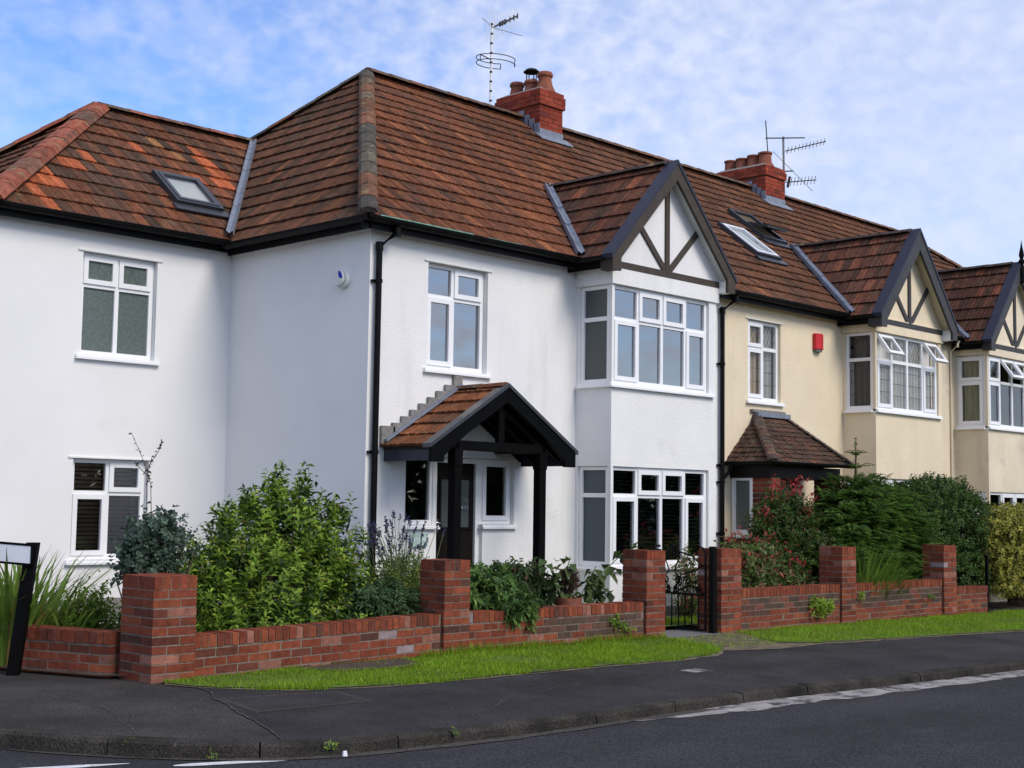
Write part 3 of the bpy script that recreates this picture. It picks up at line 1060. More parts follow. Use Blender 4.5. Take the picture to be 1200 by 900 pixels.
r2 = roof_part(H1, 'roof', [
    ([(6.72, 14.57, 3.25), (9.86, 14.57, 3.25), (12.04, 17.27, 5.39), EA], dict(pal=PAL_EXT, special=ext_sp)),
    ([(6.72, 19.97, 3.25), (6.72, 14.57, 3.25), EA], dict(pal=PAL_EXT)),
    ([(9.86, 19.97, 3.25), (6.72, 19.97, 3.25), EA, (12.04, 17.27, 5.39)], dict(pal=PAL_EXT, gauge=.67, width=.5))])
cp = MB()
GREYCAP = [(3, (.095, .080, .060)), (3, (.075, .066, .055)), (2, (.12, .085, .055)), (2, (.16, .075, .042))]
REDCAP = [(4, (.13, .075, .05)), (3, (.10, .07, .055)), (2, (.18, .085, .05))]
caps(cp, (9.74, 11.74, 3.2), APEX, r=.112, pal=GREYCAP, piece=.42, lift=.012)
caps(cp, (9.74, 20.26, 3.2), APEX, r=.105, pal=GREYCAP, lift=.015)
caps(cp, APEX, (16.86, 16, 6.505), r=.13, pal=REDCAP, lift=.02)
cp.build('ridge_tile', MT['ridge'], r1)
cp = MB()
ORCAP = [(4, (.30, .085, .05)), (3, (.25, .08, .05)), (1, (.17, .08, .055))]
caps(cp, (6.66, 14.51, 3.25), EA, r=.165, pal=ORCAP, piece=.5, lift=-.012)
caps(cp, (6.66, 20.03, 3.25), EA, r=.15, pal=ORCAP, lift=.01)
caps(cp, EA, (12.1, 17.27, 5.39), r=.11, pal=[(3, (.22, .085, .055)), (3, (.16, .08, .055)), (1, (.11, .08, .055))], lift=.02)
cp.build('ridge_tile', MT['ridge'], r2)
vl = MB()
valley(vl, (9.80, 14.52, 3.25), (12.02, 17.25, 5.37), w=.042, lift=.085)
vl.build('valley_lead', MT['lead'], r2)
g = MB()
eaves(H1, g, 9.74, 13.36)
eaves(H1, g, 16.02, 16.85)
gutter(g, (9.77, 11.73, 3.19), (9.77, 14.56, 3.19))
g.box(9.835, 9.86, 11.83, 14.6, 3.06, 3.19)
gutter(g, (6.66, 14.53, 3.235), (9.80, 14.53, 3.235))
g.box(6.72, 9.86, 14.595, 14.62, 3.10, 3.235)
gutter(g, (6.68, 14.5, 3.235), (6.68, 20.0, 3.235))
g.box(6.745, 6.77, 14.6, 20.0, 3.10, 3.235)
build_split(g, 'gutter', MT['gutter'], H1)
vg = MB()
vg.box(9.9, 11.35, 11.705, 11.722, 3.187, 3.207)
vg.box(11.6, 12.2, 11.706, 11.721, 3.187, 3.199)
build_split(vg, 'gutter_lip', MT['verdigris'], H1)
downpipe(H1, [(10.22, 11.77, 3.15), (10.22, 11.79, 3.06), (10.085, 11.94, 2.90), (10.085, 11.94, -1.5)], [2.5, .55, -.7])
downpipe(H1, [(16.90, 11.77, 3.15), (16.90, 11.79, 3.07), (16.765, 11.94, 2.90), (16.765, 11.94, -1.5)], [2.1, .35, .6, -.4])

S_ = lambda a, b, c, e, **k: ('slat', k.pop('m', 'blind_pale'), a, b, c, e, k)
C_ = lambda m, a, b, c, e, **k: ('curtain', m, a, b, c, e, k)
window(H1, F1, 10.905, 11.895, 1.575, 2.84, 2.45, [11.375], top=(1,), bot=(0,), glass='glass_bright', blind=[S_(10.96, 11.84, 1.62, 2.40, m='blind_grey', tilt=1.05, pitch=.04)])
FB = FY(11.39)
window(H1, FB, 13.605, 15.665, 1.56, 2.845, 2.41, [14.14, 14.655, 15.17], top=(1, 2), bot=(0, 3), nf=-.04, glass='glass_bright', drip=False, sill_ext=.10, blind=[S_(15.0, 15.62, 1.6, 2.8, tilt=1.2, pitch=.04)])
window(H1, FB, 13.605, 15.665, -.795, .485, .115, [14.14, 14.655, 15.16], top=(1, 2), bot=(0, 3), nf=-.04, drip=False, sill_ext=.10, blind=[S_(13.66, 15.62, -.74, .44, tilt=.35, pitch=.05, depth=.042, m='blind_grey'), S_(15.22, 15.60, -.74, .44, tilt=.25, pitch=.05, depth=.05)])  # one blind in two tones: paler slats paint its lit right end
for (z0, z1, zt, gl) in ((1.56, 2.845, 2.41, 'glass_film'), (-.795, .485, .115, 'glass_film_blue')):
    window(H1, FX(13.56), 11.445, 11.95, z0, z1, zt, nf=-.03, glass=gl, drip=False, sill_ext=.0)
    window(H1, FXR(15.84), 11.445, 11.95, z0, z1, zt, nf=-.03, drip=False, sill_ext=.0)
FE = FY(14.75)
window(H1, FE, 7.945, 8.925, 1.655, 2.87, 2.49, [8.435], top=(0, 1), glass='glass_obscure')
window(H1, FE, 7.925, 8.905, -.73, .44, .045, [8.41], top=(1,), bot=(0,), blind=[S_(7.98, 8.86, -.68, .40, m='blind_wood', tilt=.9, pitch=.05, depth=.05)])
# front door between two glazed side lights
window(H1, F1, 10.615, 11.085, -.265, .53, None, nf=-.06, fw=.045, drip=False, sill_ext=.03)
window(H1, F1, 11.87, 12.415, -.265, .53, None, bot=(0,), nf=-.06, drip=False, sill_ext=.03)
d = MB()
d.fbox(F1, 11.09, 11.155, -.12, -.055, -1.5, .53)
d.fbox(F1, 11.80, 11.868, -.12, -.055, -1.5, .53)
d.fbox(F1, 11.155, 11.80, -.12, -.055, .47, .53)
d.build('door_frame', MT['upvc'], H1)
d = MB()
d.fbox(F1, 11.158, 11.797, -.14, -.085, -1.5, .468)
for (a, b, c, e) in ((11.22, 11.45, -.42, -1.38), (11.51, 11.74, -.42, -1.38)):
    d.fbox(F1, a, b, -.09, -.072, min(c, e), max(c, e))
    d.fbox(F1, a + .04, b - .04, -.08, -.064, min(c, e) + .05, max(c, e) - .05)
for (a, b) in ((11.22, 11.45), (11.51, 11.74)):
    for q in ((a, b, -.33, -.30), (a, b, .27, .30), (a, a + .03, -.30, .27), (b - .03, b, -.30, .27)):
        d.fbox(F1, q[0], q[1], -.09, -.068, q[2], q[3])
door = d.build('door', MT['door'], H1, bevel=.004)
k = MB()
for (a, b) in ((11.25, 11.42), (11.54, 11.71)):
    k.fbox(F1, a, b, -.086, -.080, -.30, .27)
build_split(k, 'door_glass', MT['glass_film'], door)
k = MB()
k.fbox(F1, 11.56, 11.69, -.085, -.062, -.09, -.045)
k.fbox(F1, 11.575, 11.675, -.064, -.055, -.08, -.055)
k.build('letterbox', MT['chrome'], door, bevel=.003)
k = MB()
k.tube([F1(11.19, -.07, -.25), F1(11.19, -.03, -.25), F1(11.28, -.03, -.25)], .010, 8)
k.fbox(F1, 11.175, 11.205, -.085, -.068, -.36, -.20)
k.build('handle', MT['chrome'], door)
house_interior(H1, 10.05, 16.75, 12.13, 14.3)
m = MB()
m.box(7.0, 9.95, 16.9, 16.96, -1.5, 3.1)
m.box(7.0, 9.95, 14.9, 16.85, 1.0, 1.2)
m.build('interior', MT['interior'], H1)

# ---- timber porch over the door
xc, hw, yf, za, zf = 11.40, 1.17, 11.16, 1.335, .625
m_ = (za - zf) / hw
pb = MB()
# rafters and plate beams
for sg in (-1, 1):
    for y in (11.32, 11.55, 11.78, 11.95):
        a, b = Vector((xc + sg * (hw - .03), y, zf - .06)), Vector((xc, y, za - .06))
        dd = (b - a).normalized()
        nrm = Vector((0, 1, 0)).cross(dd)
        nrm = nrm if nrm.z < 0 else -nrm
        pb.prism([tuple(a), tuple(b), tuple(b + nrm * .07), tuple(a + nrm * .07)], (0, .045, 0))
    x = xc + sg * .70
    pb.box(x - .06, x + .06, 11.235, 11.985, .60, .70)
pb.box(xc - .70, xc + .70, 11.215, 11.305, .585, .695)     # tie beam
pb.box(xc - .05, xc + .05, 11.225, 11.295, .695, 1.2)      # king post
porch = pb.build('porch', MT['black_timber'], H1, bevel=.006)
for sg in (-1, 1):
    p = MB()
    x = xc + sg * .70
    p.box(x - .056, x + .056, 11.21, 11.325, -1.5, .60)
    p.box(x - .064, x + .064, 11.202, 11.333, .40, .60)
    p.build('post', MT['black_timber'], porch, bevel=.008)
    hv = .175
    X = lambda q: xc + sg * (hw - q)
    pts = [(X(-.02), yf - .03, zf - .015), (xc, yf - .03, za), (xc, yf - .03, za - hv)]
    for i in range(7):       # the board swells in a curve towards its foot
        q = .62 - .44 * i / 6
        pts.append((X(q), yf - .03, zf + m_ * q - hv - .05 * (i / 6) ** 2))
    pts += [(X(.17), yf - .03, zf - .185), (X(-.02), yf - .03, zf - .185)]
    if sg > 0:
        pts = pts[::-1]
    b = MB()
    b.prism(pts, (0, .05, 0))
    o = b.build('bargeboard', MT['black_paint'], porch, bevel=.005)
    c = MB()
    q = [(X(-.05), yf - .045, zf - .03), (xc, yf - .045, za + .004), (xc, yf - .045, za + .05), (X(-.05), yf - .045, zf + .015)]
    c.prism(q if sg < 0 else q[::-1], (0, .13, 0))
    c.build('capping', MT['frame_grey'], porch)
pr = roof_part(H1, 'porch_roof', [
    ([(xc - hw, 11.985, zf), (xc - hw, yf + .05, zf), (xc, yf + .05, za), (xc, 11.985, za)], dict(pal=PAL_PORCH, gauge=.26)),
    ([(xc + hw, yf + .05, zf), (xc + hw, 11.985, zf), (xc, 11.985, za), (xc, yf + .05, za)], dict(pal=PAL_PORCH, gauge=.26))], parent=porch)
cp = MB()
caps(cp, (xc, yf + .02, za + .01), (xc, 11.98, za + .01), r=.085, pal=[(1, (.20, .075, .045)), (1, (.12, .07, .05))], piece=.4)
cp.build('porch_ridge', MT['ridge'], porch)
st = MB()
for i in range(9):
    for sg in (-1, 1):
        q = hw * (i + .5) / 8.6
        x = xc + sg * (hw - q)
        w = hw / 8.6 / 2 + (.035 if i == 0 else .004)
        z = zf + m_ * q
        if i == 8 and sg > 0:
            continue
        st.box(x - w, x + w, 11.955, 11.997, z - .02, z + (.19 if i == 0 else .15) + (.05 if i == 8 else 0))
st.build('stepped_flashing', MT['mortar_grey'], porch, bevel=.006)
ld = MB()
for sg in (-1, 1):
    ld.prism([(xc + sg * hw, 11.90, zf + .045), (xc, 11.90, za + .045), (xc, 11.90, za + .075), (xc + sg * hw, 11.90, zf + .075)], (0, .085, 0))
build_split(ld, 'lead_flashing', MT['lead'], porch)
fb = MB()
for sg in (-1, 1):
    fb.box(*sorted((xc + sg * (hw - .03), xc + sg * (hw - .055))), 11.22, 11.985, zf - .17, zf - .03)
    fb.box(*sorted((xc + sg * (hw - .035), xc + sg * (hw - .05))), 11.22, 11.985, zf - .05, zf - .01)
build_split(fb, 'fascia', MT['slate_cap'], porch)

cowl_at, wire_at = (16.86, 16.02), (17.15, 16.25)
chimney(H1, 16.56, 17.13, 15.53, 16.54, 5.9, 6.98, 6.70,
        [(16.86, 16.36, .31, .115, 'bell'), (16.86, 16.02, .28, .115, 'bell'), (16.86, 15.70, .36, .12, 'bell'), (17.15, 16.25, .33, .11, 'plain')],
        extra=(17.13, 17.30, 15.85, 16.5))
up_ext = Vector((0, 2.7, 2.14)).normalized()
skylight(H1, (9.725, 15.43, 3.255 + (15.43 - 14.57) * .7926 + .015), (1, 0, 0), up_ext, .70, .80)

# ================================================================ CREAM HOUSE
H2 = thing('terraced_house', 'cream roughcast house in the middle with hipped tiled porch and leaded windows', 'house', (20.2, 16, -1.5), 'houses of the terrace')
wm = MB()
wall(wm, F1, 16.81, 23.62, -1.75, 3.15, [(17.51, 18.41, 1.615, 2.865), (20.32, 22.5, -1.7, 3.1)], .09)
bay(wm, 20.27, 22.55, 11.39, -.70, .49, 1.615, 2.90, 22.45)
wall(wm, F1, 22.5, 23.62, -1.75, 3.15, n=.001)
wall(wm, FY(20.0), 16.81, 23.62, -1.75, 3.15)
wm.poly([(23.6, 12.2, -1.7), (23.6, 20, -1.7), (23.6, 20, 3.1), (23.6, 16, 6.3), (23.6, 12.2, 3.2)])
wm.box(16.82, 20.1, 11.86, 12.01, 3.125, 3.15)
gable(H2, 21.40, 1.32, 11.16, 4.70, 3.15, 11.388, 'barge_grey', wm, hv=.32, plumb=.2)
wm.build('wall', MT['cream_rough'], H2)
r3 = roof_part(H2, 'roof', [
    ([(16.865, 11.8, 3.2), (23.66, 11.8, 3.2), (23.66, 16, 6.505), (16.865, 16, 6.505)], dict(pal=PAL_CREAM)),
    ([(23.66, 20.2, 3.2), (16.865, 20.2, 3.2), (16.865, 16, 6.505), (23.66, 16, 6.505)], dict(pal=PAL_CREAM, gauge=.67, width=.5))])
cp = MB()
caps(cp, (16.87, 16, 6.505), (23.66, 16, 6.505), r=.13, pal=REDCAP, lift=.02)
cp.build('ridge_tile', MT['ridge'], r3)
g = MB()
eaves(H2, g, 16.86, 20.06)
eaves(H2, g, 22.74, 23.66)
build_split(g, 'gutter', MT['gutter'], H2)
window(H2, F1, 17.515, 18.405, 1.62, 2.86, 2.44, [17.975], top=(0,), bot=(0,), glass='glass_clear', leaded=True, nf=-.05,
       blind=[C_('curtain_warm', 17.53, 18.08, 1.62, 2.85), C_('curtain', 18.05, 18.40, 1.62, 2.85, n=.03)])
window(H2, FB, 20.33, 22.44, 1.62, 2.895, 2.45, [20.87, 21.40, 21.93], bot=(0, 3), open_top=(0, 3), glass='glass_clear', leaded=True, nf=-.035, drip=False,
       blind=[C_('curtain', 20.34, 22.42, 1.62, 2.85, wave=.16)])
window(H2, FB, 20.33, 22.44, -.69, .485, .1, [20.87, 21.40, 21.93], top=(0, 3), glass='glass_clear', nf=-.035, drip=False, blind=[C_('curtain', 20.34, 22.42, -.65, .48, wave=.16)])
for (z0, z1, zt) in ((1.62, 2.895, 2.45), (-.69, .485, .1)):
    window(H2, FX(20.27), 11.445, 11.95, z0, z1, zt, nf=-.025, glass='glass_clear', leaded=True, drip=False, sill_ext=0,
           blind=[C_('curtain', 11.45, 11.53, z0, zt), C_('curtain', 11.86, 11.95, z0, zt), C_('blind_grey', 11.56, 11.85, z0, z1, n=.05)])
    window(H2, FXR(22.55), 11.445, 11.95, z0, z1, zt, nf=-.025, glass='glass_clear', drip=False, sill_ext=0)
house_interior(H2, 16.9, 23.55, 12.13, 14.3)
# hipped tiled porch
PX0, PX1, PY, PZ0, PZ1, PA, PB = 16.93, 19.08, 11.17, .66, 1.37, 17.68, 18.48
pb = MB()
pb.box(PX0 + .10, PX1 - .10, PY + .12, PY + .22, .42, .60)
pb.box(PX0 + .10, PX0 + .2, PY + .22, 11.99, .42, .60)
pb.box(PX1 - .2, PX1 - .1, PY + .22, 11.99, .42, .60)
porch2 = pb.build('porch', MT['door'], H2)
pr2 = roof_part(H2, 'porch_roof', [
    ([(PX0, PY, PZ0), (PX1, PY, PZ0), (PB, 11.97, PZ1), (PA, 11.97, PZ1)], dict(pal=PAL_PLAIN, gauge=.105, width=.17, thick=.014)),
    ([(PX0, 11.985, PZ0), (PX0, PY, PZ0), (PA, 11.97, PZ1), (PA, 11.985, PZ1)], dict(pal=PAL_PLAIN, gauge=.105, width=.17, thick=.014)),
    ([(PX1, PY, PZ0), (PX1, 11.985, PZ0), (PB, 11.985, PZ1), (PB, 11.97, PZ1)], dict(pal=PAL_PLAIN, gauge=.105, width=.17, thick=.014))], parent=porch2)
cp = MB()
HIPC = [(2, (.085, .065, .055)), (2, (.075, .058, .05)), (1, (.11, .065, .05))]
caps(cp, (PX0 - .01, PY - .02, PZ0 + .01), (PA, 11.95, PZ1), r=.085, piece=.105, pal=HIPC, flat=.45)
caps(cp, (PX1 + .01, PY - .02, PZ0 + .01), (PB, 11.95, PZ1), r=.075, piece=.105, pal=HIPC, flat=.45)
build_split(cp, 'hip_tile', MT['ridge'], porch2)
k = MB()
k.box(PA - .03, PB + .06, 11.90, 11.99, PZ1 + .0, PZ1 + .07)
k.build('lead_flashing', MT['lead'], porch2)
k = MB()
k.box(PA - .12, PB - .02, 11.94, 11.995, PZ1 + .07, PZ1 + .11)
k.build('coping', MT['mortar_grey'], porch2)
k = MB()
gutter(k, (PX0 - .03, PY - .03, PZ0 - .005), (PX1 + .03, PY - .03, PZ0 - .005), r=.045)
gutter(k, (PX0 - .03, PY - .03, PZ0 - .005), (PX0 - .03, 11.98, PZ0 - .005), r=.045)
k.tube([(PX0 - .02, 11.85, PZ0 - .03), (16.88, 11.9, .50), (16.80, 11.935, .42), (16.77, 11.94, .30)], .03, 8)
k.build('gutter', MT['gutter'], porch2)
bk, mo = MB(), MB()
FP = FY(PY + .10)
def plain_pier(F, u0, u1, dd, z0, z1):
    mo.fbox(F, u0 + .005, u1 - .005, -dd + .005, -.005, z0, z1)
    z, r = z0, 0
    while z < z1 - .02:
        for (a, b) in (((u0, (u0 + u1) / 2 - .004), ((u0 + u1) / 2 + .004, u1)) if r % 2 else ((u0, u1),)):
            bk.fbox(F, a, b, -dd, jit(.002), z + .005, min(z + .066, z1), pick(BR))
        z += .075
        r += 1
plain_pier(FP, 17.05, 17.28, .33, -1.6, .42)
plain_pier(FP, 18.72, 18.95, .33, -1.6, .42)
mo2 = MB()
build_split(bk, 'porch_pier', MT['brick'], porch2)
build_split(mo, 'mortar', MT['mortar'], porch2)
bk, mo = MB(), MB()
FL = FX(17.06)
brick_run(bk, mo, FL, 11.60, 11.98, .1, lambda u: -1.6, lambda u: -.42, rowlock=False, pal=BR)
bk.build('low_wall', MT['brick'], porch2)
mo.build('mortar', MT['mortar'], porch2)
window(H2, FL, 11.60, 11.98, -.41, .43, None, nf=.0, glass='glass_obscure', drip=False, sill_ext=0, fw=.06)
k = MB()
k.box(17.3, 18.7, 11.9, 11.96, -1.5, .42)
k.build('door', MT['door'], porch2)
k = MB()
k.box(18.15, 18.45, 11.87, 11.895, -1.0, .42)
k.build('door_panel', MT['cream_rough'], porch2)

cowl_at = wire_at = None
chimney(H2, 23.36, 24.06, 15.58, 16.84, 5.9, 6.96, 6.74,
        [(23.62, 16.62, .28, .125, 'plain'), (23.62, 16.33, .28, .125, 'plain'), (23.62, 16.04, .30, .13, 'plain'), (23.62, 15.76, .32, .135, 'plain'), (23.95, 16.0, .30, .13, 'plain')])
upm = Vector((0, 4.2, 3.305)).normalized()
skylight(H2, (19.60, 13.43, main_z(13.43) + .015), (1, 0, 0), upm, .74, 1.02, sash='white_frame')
skylight(H2, (20.86, 14.12, main_z(14.12) + .015), (1, 0, 0), upm, .74, 1.02, tilt=-.42)

# ================================================================ FURTHER HOUSE
H3 = thing('terraced_house', 'farthest house of the row, worn cream walls and grey gable with a spiked finial', 'house', (28, 16, -1.5), 'houses of the terrace')
wm = MB()
wall(wm, F1, 23.62, 33.1, -1.75, 3.15, [(24.30, 26.5, -1.7, 3.1), (28.2, 29.3, 1.6, 2.86)], .09)
bay(wm, 24.25, 26.55, 11.34, -.85, .33, 1.53, 2.86, 26.45)
wall(wm, F1, 26.5, 28.0, -1.75, 3.15, n=.001)
wall(wm, FXR(33.1), 12, 20, -1.75, 3.15)
wall(wm, FY(20.0), 23.62, 33.1, -1.75, 3.15)
wm.box(26.8, 33.1, 11.86, 12.01, 3.125, 3.15)
gable(H3, 25.42, 1.32, 11.18, 4.68, 3.10, 11.338, 'barge_grey', wm, pal=PAL_THIRD, hv=.28)
wm.build('wall', MT['cream_worn'], H3)
RE = (29.53, 16, 6.505)
r4 = roof_part(H3, 'roof', [
    ([(23.665, 11.8, 3.2), (33.3, 11.8, 3.2), RE, (23.665, 16, 6.505)], dict(pal=PAL_CREAM)),
    ([(33.3, 11.8, 3.2), (33.3, 20.2, 3.2), RE], dict(pal=PAL_CREAM, gauge=.5, width=.4)),
    ([(33.3, 20.2, 3.2), (23.665, 20.2, 3.2), (23.665, 16, 6.505), RE], dict(pal=PAL_CREAM, gauge=.67, width=.5))])
cp = MB()
caps(cp, (23.67, 16, 6.505), RE, r=.13, pal=REDCAP, lift=.02)
caps(cp, (33.3, 11.8, 3.2), RE, r=.14, pal=REDCAP, lift=.02)
caps(cp, (33.3, 20.2, 3.2), RE, r=.14, pal=REDCAP, lift=.02)
cp.build('ridge_tile', MT['ridge'], r4)
g = MB()
eaves(H3, g, 23.67, 24.08)
eaves(H3, g, 26.76, 33.3)
build_split(g, 'gutter', MT['gutter'], H3)
FB3 = FY(11.34)
window(H3, FB3, 24.31, 26.44, 1.535, 2.85, 2.38, [24.84, 25.37, 25.9], top=(0, 3), bot=(0, 3), open_top=(1, 2), nf=-.035, drip=False, blind=[C_('curtain_green', 24.34, 24.7, 1.56, 2.8), C_('curtain_green', 26.0, 26.42, 1.56, 2.8)])
window(H3, FB3, 24.31, 26.44, -.84, .325, -.02, [24.84, 25.37, 25.9], top=(1, 2), nf=-.035, drip=False)
for (z0, z1, zt) in ((1.535, 2.85, 2.38), (-.84, .325, -.02)):
    window(H3, FX(24.25), 11.40, 11.95, z0, z1, zt, top=(0,), bot=(0,), nf=-.025, drip=False, sill_ext=0, glass='glass_clear', blind=[C_('curtain_green', 11.42, 11.94, z0, z1, wave=.09)])
    window(H3, FXR(26.55), 11.40, 11.95, z0, z1, zt, nf=-.025, drip=False, sill_ext=0)
window(H3, F1, 28.2, 29.3, 1.605, 2.855, 2.4, [28.75], nf=-.05, blind=[C_('curtain', 28.2, 29.3, 1.62, 2.85)])
house_interior(H3, 23.68, 33.0, 12.13, 14.3)
downpipe(H3, [(24.02, 11.77, 3.13), (24.02, 11.80, 3.05), (24.08, 11.97, 2.92), (24.08, 11.97, -1.5)], [2.2, .6], r=.018, m='cream_worn')
f = MB()
f.lathe((25.42, 11.17, 4.60), [(.05, -.28), (.05, .05), (.035, .08), (.06, .12), (.06, .15), (.03, .19), (.05, .25), (.045, .30), (.02, .42), (.0, .56)], 12)
f.build('finial', MT['black_paint'], H3, smooth=True)
# ================================================================ THINGS ON THE HOUSES
a = thing('alarm_box', 'round white and blue burglar alarm box high on the shaded side wall', 'alarm box', (9.99, 12.46, 2.4))
m = MB()
def disc_x(mb, x0, x1, yc, zc, ry, rz, k=8, rot=0.39):
    mb.prism([(x0, yc + ry * math.cos(rot + 2 * math.pi * i / k), zc + rz * math.sin(rot + 2 * math.pi * i / k)) for i in range(k)], (x1 - x0, 0, 0))
disc_x(m, 9.945, 9.998, 12.445, 2.55, .098, .098, 24, 0)
m.build('backplate', MT['alarm_white'], a)
m = MB()
pts = []
for i in range(28):
    an = 2 * math.pi * i / 28
    pts.append((9.89, 12.46 + .090 * math.cos(an), 2.56 + .092 * math.sin(an)))
m.prism(pts, (.053, 0, 0))
m.build('cover', MT['alarm_white'], a, bevel=.01)
m = MB()
m.prism([(9.884, 12.46 + .090 * math.cos(q) * s, 2.56 + .092 * math.sin(q) * s) for q, s in [(math.radians(d_), 1.0) for d_ in range(112, 196, 12)] + [(math.radians(184), .62), (math.radians(150), .5), (math.radians(122), .62)]], (.02, 0, 0))
m.build('blue_lens', MT['alarm_blue'], a)

a = thing('alarm_box', 'narrow red alarm box on the cream wall between window and bay', 'alarm box', (19.45, 11.99, 2.5))
m = MB()
m.prism([(19.34, 11.998, 2.555), (19.34, 11.93, 2.555), (19.45, 11.895, 2.555), (19.56, 11.93, 2.555), (19.56, 11.998, 2.555)], (0, 0, .26))
m.build('cover', MT['red'], a, bevel=.006)
m = MB()
m.prism([(19.36, 11.998, 2.52), (19.36, 11.94, 2.52), (19.45, 11.91, 2.52), (19.54, 11.94, 2.52), (19.54, 11.998, 2.52)], (0, 0, .034))
m.build('base', MT['blind_grey'], a)

a = thing('house_plaque', 'small pale green glass plaque on the white wall left of the front door', 'sign', (10.8, 11.98, -.5))
m = MB()
m.box(10.68, 10.95, 11.972, 11.980, -.525, -.365)
m.build('plate', MT['plaque'], a)
m = MB()
for (x, z) in ((10.70, -.385), (10.93, -.385), (10.70, -.505), (10.93, -.505)):
    m.tube([(x, 11.998, z), (x, 11.966, z)], .007, 8)
m.build('fixing', MT['chrome'], a)
# a few soft strokes stand for lettering that cannot be read
m = MB()
for i, (x, w) in enumerate(((10.73, .03), (10.775, .022), (10.81, .03), (10.855, .025), (10.89, .02))):
    m.box(x, x + .008, 11.968, 11.9715, -.475, -.415)
    m.box(x + .008, x + w, 11.968, 11.9715, -.447 + .01 * (i % 3), -.438 + .01 * (i % 3))
m.build('lettering', MT['sign_white'], a)

# aerials
a = thing('tv_aerial', 'tall pale mast with loop and many white rods, behind the chimney of the white house', 'aerial', (15.97, 16.12, 6.5), 'roof aerials')
m = MB()
m.tube([(15.97, 16.12, 6.4), (15.98, 16.12, 8.10)], .021, 8)
m.build('mast', MT['rod'], a)
m = MB()
for i in range(9):
    z = 6.72 + i * .165
    m.tube([(15.973, 16.12, z), (15.973, 16.12, z + .03)], .026, 8)
m.build('mast_band', MT['wire'], a)
m = MB()
u = Vector((.84, -.12, .52)).normalized()
b0, b1 = Vector((15.98, 16.10, 8.00)), Vector((15.98, 16.10, 8.00)) + u * .62
m.tube([b0, b1], .016, 6)
for q in (.18, .24, .30, .42, .52, .61):
    m.tube([b0 + u * q - Vector((0, 0, .045)), b0 + u * q + Vector((0, 0, .045))], .014, 6)
m.tube([b0 + u * .16, b0 + u * .34], .03, 6)
m.build('boom', MT['wire'], a)
m = MB()
for q, h in ((-.18, .30), (-.12, .30), (-.04, .30), (.05, .22), (.12, .22), (.19, .20), (.26, .20), (.33, .19), (.40, .18), (.47, .18), (.54, .17), (.60, .16)):
    c = b0 + u * q * (1 if q > 0 else .0) + Vector((q if q < 0 else 0, -.06 if q < 0 else 0, 0))
    m.tube([c - Vector((0, 0, h)), c + Vector((0, 0, h))], .0065, 5)
m.build('rod', MT['rod'], a)
m = MB()
m.tube([b0 + Vector((-.2, .05, .12)), b0, b0 + Vector((.5, -.2, -.06))], .006, 5)
m.build('reflector_bar', MT['rod2'], a)
m = MB()
c0 = Vector((15.98, 16.02, 7.44))
pts = [c0 + Vector((.33 * math.cos(q), .33 * math.sin(q), .03 * math.sin(q))) for q in [math.radians(x) for x in range(30, 340, 12)]]
m.tube(pts, .008, 5)
m.tube([p + Vector((0, 0, -.09)) for p in pts], .008, 5)
for p in (pts[0], pts[-1], pts[12]):
    m.tube([p, p + Vector((0, 0, -.09))], .008, 5)
m.tube([Vector((15.975, 16.12, 7.44)), pts[12]], .010, 5)
m.build('loop', MT['wire'], a)

a = thing('tv_aerial', 'grey mast with two comb aerials and a cross, behind the chimney of the cream house', 'aerial', (24.8, 16.1, 6.5), 'roof aerials')
m = MB()
m.tube([(24.86, 16.1, 6.3), (24.82, 16.1, 7.92)], .024, 8)
m.build('mast', MT['rod2'], a)
def comb(name, p, d, L, n, h, along=Vector((0, 0, 1)), mt='wire', back=None):
    m = MB()
    p, d = Vector(p), Vector(d).normalized()
    m.tube([p, p + d * L], .012, 6)
    for i in range(n):
        c = p + d * (L * (i + .6) / n)
        m.tube([c - along * h, c + along * h], .007, 5)
    if back:
        m.tube([p + d * .1 - along * back, p + d * .1 + along * back], .03, 5)
    m.build(name, MT[mt], a)
comb('yagi', (24.83, 16.05, 7.60), (.97, -.2, .33), 1.3, 11, .075, Vector((-.1, -.3, .95)))
comb('yagi', (24.83, 16.05, 6.92), (.97, -.2, .20), .95, 9, .09, Vector((-.1, -.3, .95)), back=.12)
m = MB()
m.tube([(24.3, 16.2, 7.80), (25.35, 15.9, 7.97)], .014, 6)
m.tube([(24.0, 16.0, 8.08), (24.62, 16.35, 7.45)], .012, 6)
m.tube([(24.84, 16.05, 7.16), (25.05, 16.0, 7.2)], .014, 6)
m.tube([(24.2, 15.95, 7.45), (25.65, 15.9, 6.85)], .006, 5)
m.build('dipole', MT['wire'], a)

# ================================================================ STREET
def zs(x):           # height along the street: level, then gently down to the right
    return -.0125 * (min(max(x, 10), 26) - 10)

KERB = [(-6.5, 40), (-2.6, 27), (1.2, 17), (2.75, 12.6), (3.35, 11), (3.85, 9.75), (4.25, 8.75), (4.52, 8.28), (4.78, 7.85), (5.09, 7.53), (5.47, 7.24), (5.86, 7.10), (6.28, 7.01), (7.11, 6.88), (7.99, 6.83),
        (9.0, 6.80), (10.2, 6.74), (11.3, 6.66), (13, 6.55), (15, 6.46), (18, 6.36), (22, 6.25), (30, 6.05), (60, 5.3), (110, 4)]
def kz(x):
    return -1.56 + zs(x)

def offset_line(L, d):
    out = []
    for i, p in enumerate(L):
        a = Vector(L[max(i - 1, 0)])
        b = Vector(L[min(i + 1, len(L) - 1)])
        t = (b - a).normalized()
        out.append((p[0] - t.y * d, p[1] + t.x * d))      # positive = towards the houses
    return out

